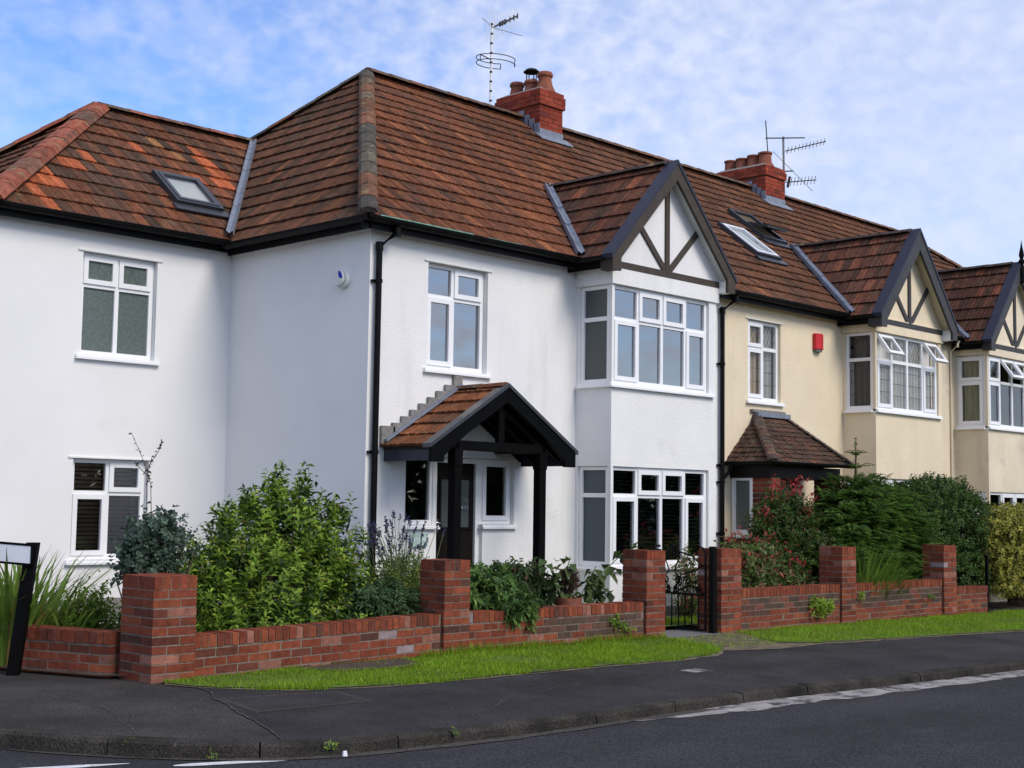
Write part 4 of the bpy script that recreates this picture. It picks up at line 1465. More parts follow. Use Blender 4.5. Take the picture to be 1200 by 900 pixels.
def resample(L, step):
    out = []
    for a, b in zip(L, L[1:]):
        a, b = Vector(a), Vector(b)
        n = max(1, int((b - a).length / step))
        for i in range(n):
            out.append(tuple(a + (b - a) * i / n))
    out.append(tuple(L[-1]))
    return out

# road: one sheet out to the horizon
m = MB()
xs = [-400, -60, 0, 4, 10, 12, 14, 16, 18, 20, 22, 24, 26, 40, 100, 400]
ys = [-400, -40, -6, 0, 3, 5, 6, 7, 8, 10, 14, 24, 60, 400]
k = len(ys)
vs = [(x, y, kz(x) - .085) for x in xs for y in ys]
m.add(vs, [(i * k + j, (i + 1) * k + j, (i + 1) * k + j + 1, i * k + j + 1) for i in range(len(xs) - 1) for j in range(k - 1)])
tag(m.build('road', MT['asphalt']), kind='structure')

# pavement: from the kerb to behind the garden walls
KF = resample(KERB, .5)
KB = offset_line(KF, .085)
def pav_z(x, y):
    f = min(max((y - 7) / 3, 0), 1)
    return -1.568 + zs(x) + .062 * f
def flat(name, mt, outline, lift, kind='structure', zfun=None, step=.5, rough=.0):
    """Level sheet following the fall of the street: an outline cut along a grid so that neighbouring sheets keep their gap."""
    zfun = zfun or pav_z
    bm = bmesh.new()
    bm.faces.new([bm.verts.new((x, y, 0)) for x, y in outline])
    bmesh.ops.triangulate(bm, faces=bm.faces[:])
    for ax in (0, 1):
        lo, hi = min(p[ax] for p in outline), max(p[ax] for p in outline)
        k = math.ceil(lo / step)
        st = step
        while k * st < hi:
            if k * st < 34:
                no = Vector((1, 0, 0)) if ax == 0 else Vector((0, 1, 0))
                bmesh.ops.bisect_plane(bm, geom=bm.verts[:] + bm.edges[:] + bm.faces[:], plane_co=no * (k * st), plane_no=no)
            k += 1
    for v in bm.verts:
        v.co.z = zfun(v.co.x, v.co.y) + lift
    bmesh.ops.recalc_face_normals(bm, faces=bm.faces[:])
    me = bpy.data.meshes.new(name)
    bm.to_mesh(me)
    bm.free()
    return tag(link(name, me, MT[mt]), kind=kind)
kb = [p for p in KB if p[0] < 60.1]
flat('pavement', 'pave_old', kb + [(60, 10.16), (6.3, 10.16), (6.1, 10.6), (5.75, 11.6), (4.4, 15.6), (0.5, 28), (-3, 40)], 0, step=1.0)
left = [(5.50, 7.36), (5.62, 7.62), (5.70, 7.85), (5.82, 8.15), (5.88, 8.42), (6.04, 8.78), (6.10, 9.05), (6.28, 9.35), (6.34, 9.75)]
cut = [p for p in KB if p[0] > 5.62 and p[1] < 8 and p[0] < 60.1]
flat('pavement', 'pave_new', cut + [(60, 9.8)] + left[::-1], .004, step=1.0)

# cracks and seams in the tarmac
m = MB()
def crack(L, w, lift, seed):
    R = resample(L, .06)
    P = [(x + .035 * mnoise.noise(Vector((x * 4, y * 4, seed))) + .012 * mnoise.noise(Vector((x * 19, y * 19, seed))), y + .035 * mnoise.noise(Vector((x * 4, y * 4, seed + 5))) + .012 * mnoise.noise(Vector((x * 19, y * 19, seed + 7)))) for x, y in R]
    for a_, b_ in zip(P, P[1:]):
        t = (Vector(b_) - Vector(a_)).normalized()
        wa = w * (.4 + .8 * abs(mnoise.noise(Vector((a_[0] * 7, a_[1] * 7, seed)))))
        n_ = Vector((-t.y, t.x)) * wa
        m.poly([(a_[0] - n_.x, a_[1] - n_.y, pav_z(*a_) + lift), (b_[0] - n_.x, b_[1] - n_.y, pav_z(*b_) + lift), (b_[0] + n_.x, b_[1] + n_.y, pav_z(*b_) + lift), (a_[0] + n_.x, a_[1] + n_.y, pav_z(*a_) + lift)])
crack(left, .014, .007, 1)
crack([(7.2, 7.35), (8.0, 7.75), (9.2, 8.0), (10.4, 8.02), (11.6, 8.35)], .010, .0068, 2)
crack([(7.1, 8.3), (8.2, 8.35), (9.4, 8.3)], .007, .0068, 3)
crack([(11.4, 7.3), (12.6, 7.5), (14.5, 7.35), (17, 7.5)], .009, .0068, 4)
crack([(4.9, 8.1), (5.2, 9.0), (5.3, 10.2)], .008, .003, 5)
tag(m.build('pavement_crack', MT['grit']), kind='structure')

# kerb stones
m = MB()
KS = resample(KERB[5:-1], .08)
KSb = offset_line(KS, .125)
i = 0
while i < len(KS) - 12:
    n = 11
    seg = list(range(i, min(i + n, len(KS) - 1) + 1))
    dz = jit(.005)
    dl = jit(.004)
    ring = []
    for j_, s_ in enumerate(seg):
        (xa, ya), (xb, yb) = KS[s_], KSb[s_]
        if j_ == 0 or j_ == len(seg) - 1:
            o2 = seg[1] if j_ == 0 else seg[-2]
            xa += (KS[o2][0] - xa) * .06; ya += (KS[o2][1] - ya) * .06
            xb += (KSb[o2][0] - xb) * .06; yb += (KSb[o2][1] - yb) * .06
        z = pav_z(xa, ya) + .009 + dz + .006 * mnoise.noise(Vector((xa * 3, ya * 3, 1)))
        wob = .010 * mnoise.noise(Vector((xa * 5, ya * 5, 4)))
        fx, fy = (xb - xa) / .125, (yb - ya) / .125
        ring.append([(xa + fx * (wob + dl - .012), ya + fy * (wob + dl - .012), z - .13), (xa + fx * (wob + dl), ya + fy * (wob + dl), z - .022), (xa + fx * (.022 + wob), ya + fy * (.022 + wob), z), (xb, yb, z + .002), (xb, yb, z - .13)])
    vs = [p for r_ in ring for p in r_]
    fs = [(a5 * 5 + b5, (a5 + 1) * 5 + b5, (a5 + 1) * 5 + b5 + 1, a5 * 5 + b5 + 1) for a5 in range(len(ring) - 1) for b5 in range(4)]
    fs += [(0, 1, 2, 3, 4), tuple(len(vs) - 5 + q for q in range(5))]
    m.add(vs, fs)
    i += n
o = m.build('kerb', MT['kerb'])
tag(o, kind='structure')

# pale worn concrete channel along the kerb on the right, road paint at the junction
def strip(name, mt, L, w0, w1, lift, x_from, x_to, wob=.055):
    m = MB()
    A = [p for p in offset_line(resample(L, .15), -w0) if x_from <= p[0] <= x_to]
    B = [p for p in offset_line(resample(L, .15), -w1) if x_from <= p[0] <= x_to]
    n = min(len(A), len(B))
    for i in range(n - 1):
        w = [wob * mnoise.noise(Vector((A[k_][0] * 2.2, 3.1, k_ * .0))) + wob * .6 * mnoise.noise(Vector((A[k_][0] * 9, 5.1, 0))) for k_ in (i, i + 1)]
        f = [min(1, (A[k_][0] - x_from) / 1.3) * (.82 + .22 * mnoise.noise(Vector((A[k_][0] * 1.3, 8.1, 0)))) for k_ in (i, i + 1)]
        pts = []
        for (p, q, s_) in ((A[i], B[i], 0), (A[i + 1], B[i + 1], 1)):
            pts.append(((p[0], p[1]), (p[0] + (q[0] - p[0]) * (f[s_] + w[s_] * 5), p[1] + (q[1] - p[1]) * (f[s_] + w[s_] * 5))))
        z = lambda p: (p[0], p[1], kz(p[0]) - .085 + lift)
        m.poly([z(pts[0][1]), z(pts[1][1]), z(pts[1][0]), z(pts[0][0])])
    return m.build(name, MT[mt])
tag(strip('road_channel', 'channel', KERB, .015, .40, .004, 8.1, 60), kind='structure')
tag(strip('gutter_grit', 'grit', KERB, .0, .13, .006, 3.9, 9.5, wob=.06), kind='structure')
m = MB()
for (x0, y0, x1, y1, w) in ((3.35, 8.30, 4.62, 7.74, .085), (4.78, 7.50, 5.50, 7.17, .085), (2.3, 8.9, 3.05, 8.5, .085)):
    a_, b_ = Vector((x0, y0)), Vector((x1, y1))
    t = (b_ - a_).normalized()
    nrm = Vector((-t.y, t.x))
    n = 14
    for i in range(n):
        p, q = a_ + (b_ - a_) * i / n, a_ + (b_ - a_) * (i + 1) / n
        wl = w / 2 * (1 + .12 * mnoise.noise(Vector((p.x * 6, p.y * 6, 0)))), w / 2 * (1 + .12 * mnoise.noise(Vector((q.x * 6, q.y * 6, 0))))
        tap = [min(1, (k_ + .6) / 2, (n - k_ + .3) / 3) for k_ in (i, i + 1)]
        m.poly([(*(p - nrm * wl[0] * tap[0]), kz(p.x) - .081), (*(q - nrm * wl[1] * tap[1]), kz(q.x) - .081), (*(q + nrm * wl[1] * tap[1]), kz(q.x) - .081), (*(p + nrm * wl[0] * tap[0]), kz(p.x) - .081)])
tag(m.build('road_marking', MT['roadpaint']), kind='structure')

# verge
V_OUT = [(6.18, 9.93), (6.25, 9.70), (6.45, 9.42), (6.9, 9.02), (7.4, 8.84), (8.2, 8.72), (9.2, 8.64), (10.2, 8.58), (11.2, 8.54), (11.9, 8.62), (12.4, 8.85), (12.75, 9.25), (12.85, 9.7)]
V_IN = [(6.25, 9.96)] + [(x, 9.985) for x in (6.5, 7, 8, 9, 10, 11, 12, 12.5, 12.8)]
VR_OUT = [(14.35, 9.72), (13.9, 9.35), (13.75, 9.0), (14.2, 8.75), (15, 8.66), (16.5, 8.52), (18, 8.35), (20, 8.15), (23, 7.95), (28, 7.6), (45, 6.9)]
VR_IN = [(14.3, 9.985), (16, 9.985), (21, 9.985), (28, 10.0), (45, 10.0)]
def wob_line(L, a, s):
    R = resample(L, .12)
    return [(x + a * mnoise.noise(Vector((x * s, y * s, 7))), y + a * mnoise.noise(Vector((x * s, y * s, 9)))) for x, y in R]
flat('verge', 'turf', wob_line(V_OUT, .05, 3) + V_IN[::-1], .016)
flat('verge', 'turf', wob_line(VR_OUT, .06, 3) + VR_IN[::-1], .016)
flat('verge_edge', 'dry', wob_line([(x, y - .06) for x, y in V_OUT], .05, 4) + V_IN[::-1], .008)
flat('verge_edge', 'dry', wob_line([(12.2, 8.9), (12.9, 8.70), (13.4, 8.62)] + [(x, y - .09) for x, y in VR_OUT[3:]], .06, 4) + VR_IN[::-1] + [(12.9, 9.985), (12.5, 9.6)], .008)
flat('bare_soil', 'soil', wob_line([(7.55, 9.97), (7.75, 9.62), (8.3, 9.45), (8.75, 9.55), (8.8, 9.97)], .05, 4), .024)

# gardens
def gz(x, y):
    return -1.476 + zs(x)
flat('garden_soil', 'soil', [(5.2, 12.6), (5.95, 10.5), (6.3, 10.15), (12.4, 10.15), (12.4, 14.8), (5.0, 14.8)], 0, zfun=gz)
flat('garden_lawn', 'turf', [(12.4, 10.6), (20.0, 10.6), (20.0, 12.2), (12.4, 12.2)], .03, zfun=gz)
flat('garden_soil', 'soil', [(14.2, 10.15), (21.3, 10.15), (21.3, 10.6), (14.2, 10.6)], .02, zfun=gz)
flat('garden_path', 'chip', [(12.88, 9.9), (13.97, 9.9), (13.97, 10.62), (12.88, 10.62)], .012, zfun=pav_z)
flat('driveway', 'pave_old', [(21.3, 9.99), (45, 9.99), (45, 12.3), (20.0, 12.3), (20.0, 10.6), (21.3, 10.6)], .012, zfun=pav_z)
flat('garden_lawn', 'turf', [(4.7, 14.8), (0.5, 28), (60, 28), (60, 20), (33.2, 20), (33.2, 12.3), (33, 12.3), (33, 14.8)], -.02, zfun=gz)

# open ground behind the terrace, out to the horizon
m = MB()
gz0 = kz(30) - .03
m.poly([(60, 10, gz0), (400, -2, gz0), (400, 400, gz0), (60, 400, gz0)])
m.poly([(-4, 28, kz(0) - .03), (60, 28, gz0), (60, 400, gz0), (-60, 400, kz(0) - .03)])
tag(m.build('ground', MT['turf']), kind='structure')

# manhole and stop tap
a = thing('manhole_cover', 'tarmac filled access cover with a rusty rim in the pavement', 'cover', (6.5, 8.6, -1.54))
R_ = [(6.13, 8.98), (6.02, 8.36), (6.98, 8.27), (7.07, 8.80)]
m = MB()
for p, q in zip(R_, R_[1:] + R_[:1]):
    p, q = Vector(p), Vector(q)
    t = (q - p).normalized() 
    nr = Vector((-t.y, t.x)) * .022
    n = 26
    for i in range(n):
        a_, b_ = p + (q - p) * (i + .12) / n, p + (q - p) * (i + .88) / n
        z = pav_z(a_.x, a_.y) + .006
        m.hexa([(*(a_ - nr), z - .02), (*(b_ - nr), z - .02), (*(b_ + nr), z - .02), (*(a_ + nr), z - .02), (*(a_ - nr), z + .004), (*(b_ - nr), z + .004), (*(b_ + nr), z + .004), (*(a_ + nr), z + .004)])
m.build('rim', MT['rust'], a)
m = MB()
m.poly([(x, y, pav_z(x, y) + .008) for x, y in R_])
m.build('tray', MT['pave_new'], a)
m = MB()
m.poly([(x, y, pav_z(x, y) + .0062) for x, y in [((p[0] - 6.55) * 1.07 + 6.55, (p[1] - 8.6) * 1.1 + 8.6) for p in R_]])
m.build('bedding', MT['gloom'], a)
a = thing('stop_tap_cover', 'small flat grey water cover in the pavement past the verge', 'cover', (10.7, 7.93, -1.55))
m = MB()
m.box(10.58, 10.82, 7.84, 8.02, -1.60, pav_z(10.7, 7.9) + .010)
m.build('lid', MT['channel'], a, bevel=.006)
m = MB()
m.box(10.555, 10.845, 7.815, 8.045, -1.61, pav_z(10.7, 7.9) + .006)
m.build('rim', MT['gloom'], a)

# ================================================================ GARDEN WALLS
W1 = thing('garden_wall', 'low red brick wall with three piers turning the corner in front of the white house', 'wall', (9.3, 10.1, -1.55), 'brick garden walls')
F10 = FY(10.0)
bk, mo = MB(), MB()
zg = lambda u: -1.60
dk = lambda u, r: (BR_DARK if (r < 2 and u > 11.0 and random.random() < .92) or (r == 2 and u > 11.2 and random.random() < .55) or (u > 10.75 and r < 3 and random.random() < .35) else None)
brick_run(bk, mo, F10, 6.53, 9.345, .215, zg, lambda u: -1.145 + .017 * (u - 6.5), dark=dk)
brick_run(bk, mo, F10, 9.71, 12.515, .215, zg, lambda u: -1.10 - .004 * (u - 9.7), dark=dk)
# left return, following the side road
P0, P1_, P2_ = Vector((6.05, 10.52)), Vector((5.66, 11.62)), Vector((4.3, 15.6))
for a_, b_ in ((P0, P1_), (P1_, P2_)):
    U = (b_ - a_).normalized()
    FL_ = frame((a_.x, a_.y, 0), (U.x, U.y, 0), (-U.y, U.x, 0))
    brick_run(bk, mo, FL_, 0, (b_ - a_).length - .003, .215, zg, lambda u: -1.13, pal=BR_ORANGE if a_ is P1_ else BR)
w = bk.build('brickwork', MT['brick'], W1)
mo.build('mortar', MT['mortar'], W1)
for (x0, x1, zt, dd) in ((6.11, 6.52, -.645, .50), (9.35, 9.70, -.575, .36), (12.52, 12.87, -.525, .36)):
    bk, mo = MB(), MB()
    pier_bricks(bk, mo, FY(9.965), x0, x1, dd, -1.64, zt)
    p = bk.build('pier', MT['brick'], W1)
    mo.build('mortar', MT['mortar'], p)
W2 = thing('garden_wall', 'low red brick wall with three piers in front of the cream house, its upper courses stained dark', 'wall', (17.5, 10.1, -1.6), 'brick garden walls')
bk, mo = MB(), MB()
zg2 = lambda u: -1.78
dk = lambda u, r: (BR_DARK if (r < 2 and random.random() < .97 and u < 19.9) or (r == 2 and u < 19.9 and random.random() < .35) or random.random() < .05 else None)
brick_run(bk, mo, F10, 14.41, 16.785, .215, zg2, lambda u: -1.035 - .004 * (u - 14.4), dark=dk, pal=BR_ORANGE)
brick_run(bk, mo, F10, 17.165, 19.735, .215, zg2, lambda u: -1.05 - .004 * (u - 17.1), dark=dk, pal=BR_ORANGE)
brick_run(bk, mo, F10, 20.155, 21.27, .215, zg2, lambda u: -1.205, dark=dk, pal=BR_ORANGE)
bk.build('brickwork', MT['brick'], W2)
mo.build('mortar', MT['mortar'], W2)
for (x0, x1, zt, dd) in ((13.98, 14.40, -.525, .36), (16.79, 17.16, -.54, .36), (19.74, 20.15, -.55, .36)):
    bk, mo = MB(), MB()
    pier_bricks(bk, mo, FY(9.965), x0, x1, dd, -1.8, zt, pal=BR)
    p = bk.build('pier', MT['brick'], W2)
    mo.build('mortar', MT['mortar'], p)
W3 = thing('gate_pier', 'dark stubby brick pier beyond the driveway under the yellow hedge', 'pier', (23.6, 10.3, -1.7))
bk, mo = MB(), MB()
pier_bricks(bk, mo, FY(10.25), 23.45, 23.8, .36, -1.8, -1.02, pal=BR_DARK)
bk.build('brickwork', MT['brick'], W3)
mo.build('mortar', MT['mortar'], W3)
a = thing('fence_post', 'thin dark metal post at the far end of the brick wall', 'post', (21.33, 10.08, -1.7))
m = MB()
m.box(21.29, 21.335, 10.0, 10.045, -1.75, -.76)
m.box(21.283, 21.342, 9.993, 10.052, -.76, -.735)
m.build('shaft', MT['iron'], a)

# ================================================================ GATE
G = thing('garden_gate', 'black wrought iron gate with scrolls standing open between two brick piers', 'gate', (13.9, 10.1, -1.6))
m = MB()
m.box(13.86, 13.93, 10.0, 10.07, -1.65, -.495)
m.build('post', MT['iron'], G, bevel=.004)
gx = 13.875
FG = lambda s_, z: (gx + .004 * s_, 10.13 + s_, z)
m = MB()
L_ = 1.03
b = .012
def bar(p, q, r=.009):
    m.tube([FG(*p), FG(*q)], r, 6)
bar((0, -1.515), (L_, -1.515), .013)
bar((0, -1.09), (L_, -1.09), .013)
bar((0, -1.53), (0, -.60), .014)
bar((L_, -1.53), (L_, -.95), .014)
for i in range(1, 10):
    bar((L_ * i / 10, -1.515), (L_ * i / 10, -1.09))
m.build('bars', MT['iron'], G)
m = MB()
def spiral(c, r0, a0, turns, sgn=1, n=20):
    return [(c[0] + r0 * (1 - .8 * i / n) * math.cos(a0 + sgn * turns * 2 * math.pi * i / n), c[1] + r0 * (1 - .8 * i / n) * math.sin(a0 + sgn * turns * 2 * math.pi * i / n)) for i in range(n + 1)]
def wire(pts, r=.0105):
    m.tube([FG(*p) for p in pts], r, 5)
cx_ = L_ / 2
for sg in (-1, 1):
    wire([(cx_ + sg * .02, -1.085), (cx_ + sg * .30, -.98)])
    wire(spiral((cx_ + sg * .075, -1.04), .05, math.pi / 2, 1.5, sg))
    wire(spiral((cx_ + sg * .10, -.93), .065, -math.pi / 2, 1.6, sg))
    wire(spiral((cx_ + sg * .24, -.93), .06, 0 if sg < 0 else math.pi, 1.4, -sg))
    # lyre rising to the tip
    P_ = [(cx_ + sg * .10, -.87), (cx_ + sg * .04, -.82), (cx_ + sg * .08, -.72), (cx_ + sg * .13, -.62), (cx_ + sg * .10, -.55)]
    wire(P_, .009)
    wire(spiral((cx_ + sg * .06, -.60), .055, math.pi / 4 if sg > 0 else 3 * math.pi / 4, 1.4, sg))
    wire([(cx_ + sg * .02, -1.085), (cx_ + sg * .14, -.86), (cx_ + sg * .20, -.84), (cx_ + sg * .34, -.80), (cx_ + sg * .46, -.74 if sg < 0 else -.86)])
    wire([(cx_ + sg * .30, -.98), (cx_ + sg * .50, -1.085)])
    wire(spiral((cx_ + sg * .40, -1.02), .05, math.pi / 2, 1.4, -sg))
wire(spiral((cx_, -.52), .04, 0, 1.2, 1))
wire([(0, -.60), (.03, -.52), (.09, -.50), (.12, -.54)], .012)
wire([(.01, -.75), (.10, -.70), (.2, -.62), (.42, -.57)])
m.build('scroll', MT['iron'], G)
m = MB()
m.box(13.70, 13.83, 10.75, 11.2, -1.53, -1.44)
m.build('gate_stop', MT['iron'], G)
k = MB()
k.tube([(12.75, 10.05, -.525), (12.75, 10.05, -.49), (12.80, 10.05, -.47), (12.87, 10.05, -.475)], .014, 6)
k.box(12.70, 12.86, 10.02, 10.08, -.528, -.51)
o = k.build('gate_catch', MT['iron'])
tag(o, 'small black iron catch on top of the brick pier left of the open gate', 'latch')

# ================================================================ STREET NAME SIGN
SG = thing('street_sign', 'blank white street name plate on a leaning black post by the wall corner', 'sign', (5.62, 11.2, -1.55))
m = MB()
tl = Vector((.105, -.02, 1)).normalized()
base = Vector((5.545, 11.2, -1.53))
def post(b0):
    sx, sy = Vector((.036, -.033, 0)), Vector((.033, .036, 0))
    top = b0 + tl * 1.14
    m.hexa([tuple(b0 - sx - sy), tuple(b0 + sx - sy), tuple(b0 + sx + sy), tuple(b0 - sx + sy), tuple(top - sx - sy), tuple(top + sx - sy), tuple(top + sx + sy), tuple(top - sx + sy)])
    return top
t1 = post(base)
dirp = Vector((-.5, .866, 0)).normalized()
t2 = post(base + dirp * .92)
build_split(m, 'post', MT['black_paint'], SG, bevel=.004)
nrm = Vector((dirp.y, -dirp.x, 0))
if nrm.y > 0:
    nrm = -nrm
a0 = base + tl * .95 + nrm * .055 - dirp * .06
def plate(mb, s0, s1, z0, z1, n0, n1):
    P = []
    for (nn_) in ((z0), (z1)):
        for (s_, n_) in ((s0, n0), (s1, n0), (s1, n1), (s0, n1)):
            v = a0 + dirp * s_ + nrm * n_
            P.append((v.x, v.y, a0.z + nn_ + .05 * s_))
    mb.hexa(P)
m = MB()
plate(m, .015, 1.06, .012, .158, .0, .012)
m.build('plate', MT['sign_white'], SG, bevel=.002)
m = MB()
plate(m, .0, 1.07, .160, .178, -.006, .016)
plate(m, .0, 1.07, -.006, .010, -.006, .016)
plate(m, -.004, .012, -.006, .178, -.006, .016)
plate(m, .0, 1.07, .0, .17, -.012, -.001)
m.build('plate_frame', MT['black_paint'], SG)
# ================================================================ PLANTS
def norm(a):
    return a / np.maximum(np.linalg.norm(a, axis=1, keepdims=True), 1e-9)

class Leaves:
    """Many small folded leaves collected into one mesh."""
    def __init__(s):
        s.V, s.T, s.C, s.n = [], [], [], 0

    def add(s, base, d, nrm, L, W, col, fold=.25, droop=.15):
        base, d = np.asarray(base, float), norm(np.asarray(d, float))
        N = len(base)
        L = np.broadcast_to(np.asarray(L, float), (N,))[:, None]
        W = np.broadcast_to(np.asarray(W, float), (N,))[:, None]
        side = norm(np.cross(d, nrm))
        up = norm(np.cross(side, d))
        tip = base + d * L - np.array([0, 0, 1]) * L * droop
        mid = base + d * L * .46 - up * W * fold * .0
        l = mid + side * W * .5 + up * W * fold
        r = mid - side * W * .5 + up * W * fold
        V = np.stack([base, l, tip, r], 1).reshape(-1, 3)
        k = np.arange(N)[:, None] * 4 + s.n
        T = np.concatenate([k + np.array([[0, 2, 1]]), k + np.array([[0, 3, 2]])], 0)
        s.V.append(V)
        s.T.append(T)
        s.C.append(np.repeat(col, 4, 0))
        s.n += N * 4

    def ribbon(s, pts, W, col):
        """pts (N,K,3): N arching blades of K points; W (N,) width."""
        N, K, _ = pts.shape
        t = np.zeros_like(pts)
        t[:, 1:-1] = pts[:, 2:] - pts[:, :-2]
        t[:, 0] = pts[:, 1] - pts[:, 0]
        t[:, -1] = pts[:, -1] - pts[:, -2]
        h = np.cross(t, np.array([0, 0, 1.0]))
        h = h / np.maximum(np.linalg.norm(h, axis=2, keepdims=True), 1e-6)
        taper = (1 - np.linspace(0, 1, K) ** 2.2 * .95)[None, :, None]
        w = np.asarray(W)[:, None, None] * taper * .5
        V = np.stack([pts - h * w, pts + h * w], 2).reshape(N, -1, 3)
        base = np.arange(N)[:, None] * (2 * K) + s.n
        T = []
        for j in range(K - 1):
            a = base + 2 * j
            T.append(np.concatenate([a, a + 1, a + 3], 1))
            T.append(np.concatenate([a, a + 3, a + 2], 1))
        s.V.append(V.reshape(-1, 3))
        s.T.append(np.concatenate(T, 0))
        s.C.append(np.repeat(col, 2 * K, 0))
        s.n += N * 2 * K

    def build(s, name, m, parent=None):
        V = np.concatenate(s.V).astype(np.float32)
        T = np.concatenate(s.T).astype(np.int32)
        C = np.concatenate(s.C).astype(np.float32)
        me = bpy.data.meshes.new(name)
        me.vertices.add(len(V))
        me.vertices.foreach_set('co', V.ravel())
        me.loops.add(T.size)
        me.loops.foreach_set('vertex_index', T.ravel())
        me.polygons.add(len(T))
        me.polygons.foreach_set('loop_start', np.arange(0, T.size, 3, dtype=np.int32))
        at = me.color_attributes.new('tint', 'FLOAT_COLOR', 'POINT')
        c4 = np.ones((len(V), 4), np.float32)
        c4[:, :3] = C
        at.data.foreach_set('color', c4.ravel())
        me.update(calc_edges=True)
        me.validate()
        return link(name, me, m, parent)

def cols(pal, n):
    w = np.array([p[0] for p in pal], float)
    c = np.array([p[1] for p in pal], float)
    i = rng.choice(len(pal), n, p=w / w.sum())
    return c[i] * rng.uniform(.75, 1.25, (n, 1))

def rand_dirs(n):
    return norm(rng.normal(size=(n, 3)))

def lump(P, s, seed):
    return np.array([mnoise.noise(Vector((p[0] * s, p[1] * s, p[2] * s + seed))) for p in P])

def shrub(name, label, cat, blobs, leaf=(.07, .032), shoots=500, nodes=5, gap=.035, per=2, pal=None, tippal=None, up=.7, spread=.9, inner=.6,
          base=None, stems=40, mname='leaf', droop=.15, stemmat='stem', lumps=.18, fillpal=None, fill=0, group=None, tipn=1, stem_r=.009, clip=None, shell=None):
    """Shrub of leafy shoots spread through the volume of a few blobs (cx, cy, cz, rx, ry, rz)."""
    B = np.array(blobs, float)
    if base is None:
        base = (B[0, 0], B[0, 1], -1.5)
    root = thing(name, label, cat, tuple(base), group)
    vol = B[:, 3] * B[:, 4] + B[:, 4] * B[:, 5] + B[:, 3] * B[:, 5]
    L = Leaves()
    def sample(n, lo, pw):
        i = rng.choice(len(B), n, p=vol / vol.sum())
        d = rand_dirs(n)
        r = lo + (1 - lo) * rng.random(n) ** pw
        k = 1 + lumps * 2 * lump(d * 2.2 + B[i, :3], 1.3, 3.0)
        P = B[i, :3] + d * B[i, 3:] * (r * k)[:, None]
        return P, d, i
    P, d, i = sample(shoots, inner, .6)
    ok = P[:, 2] > base[2] + .04
    if clip:
        ok &= clip(P)
    P, d = P[ok], d[ok]
    n = len(P)
    sd = norm(d * np.array([.8, .8, .5]) + np.array([0, 0, up]) + rng.normal(size=(n, 3)) * .28)
    s1 = norm(np.cross(sd, rand_dirs(n)))
    s2 = np.cross(sd, s1)
    dens = rng.uniform(.85, 1.15, n)
    shade = rng.uniform(.82, 1.18, (n, 1))
    for j in range(nodes):
        pos = P - sd * (gap * j * dens)[:, None]
        size = min(1, .55 + .25 * j)
        for q in range(per):
            an = (j % 2) * math.pi / per + q * 2 * math.pi / per + rng.normal(size=n) * .25
            out = s1 * np.cos(an)[:, None] + s2 * np.sin(an)[:, None]
            ld = norm(out * spread + sd * (.75 - .09 * j))
            c = cols((tippal if (tippal and j < tipn) else pal), n) * shade
            k = rng.uniform(.75, 1.2, n) * size
            L.add(pos, ld, sd + rng.normal(size=(n, 3)) * .15, leaf[0] * k, leaf[1] * k, c, droop=droop)
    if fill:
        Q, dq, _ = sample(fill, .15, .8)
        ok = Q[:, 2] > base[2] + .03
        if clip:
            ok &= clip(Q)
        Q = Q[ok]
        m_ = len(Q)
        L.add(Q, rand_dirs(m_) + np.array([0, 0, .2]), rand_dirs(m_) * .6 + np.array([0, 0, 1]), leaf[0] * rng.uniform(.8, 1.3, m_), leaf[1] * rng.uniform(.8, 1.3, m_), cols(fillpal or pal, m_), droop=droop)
    L.build('foliage', MT[mname], root)
    sm = MB()
    b = Vector(base)
    for j in rng.choice(n, min(stems, n), replace=False):
        t = Vector(P[j])
        a = b + Vector((rng.normal() * .05, rng.normal() * .05, 0))
        mid = a.lerp(t, .5) + Vector((rng.normal() * .05, rng.normal() * .05, .05))
        sm.tube([a, mid, t - Vector(sd[j]) * .05, t], [stem_r * 1.4, stem_r, stem_r * .6, stem_r * .3], 5, caps=False)
    sm.build('stems', MT[stemmat], root)
    return root

def straps(root, c, n, rad, ln, width, pal, lean=.5, droop=.6, K=6, name='leaves'):
    an = rng.uniform(0, 2 * math.pi, n)
    rr = rng.random(n) ** .6
    d = np.stack([np.cos(an), np.sin(an), np.zeros(n)], 1)
    b = np.array(c) + d * (rr * rad)[:, None] * np.array([1, 1, 0])
    L_ = ln * rng.uniform(.55, 1.1, n)
    le = lean * (rr * .9 + .15) * rng.uniform(.5, 1.4, n)
    t = np.linspace(0, 1, K)
    pts = b[:, None, :] + d[:, None, :] * (L_ * le)[:, None, None] * (t ** 1.3 + droop * t ** 3)[None, :, None]
    pts[:, :, 2] += (L_[:, None] * (t[None] - (le * droop)[:, None] * .75 * t[None] ** 3))
    lv = Leaves()
    lv.ribbon(pts, width * rng.uniform(.7, 1.2, n), cols(pal, n))
    return lv.build(name, MT['leaf'], root)

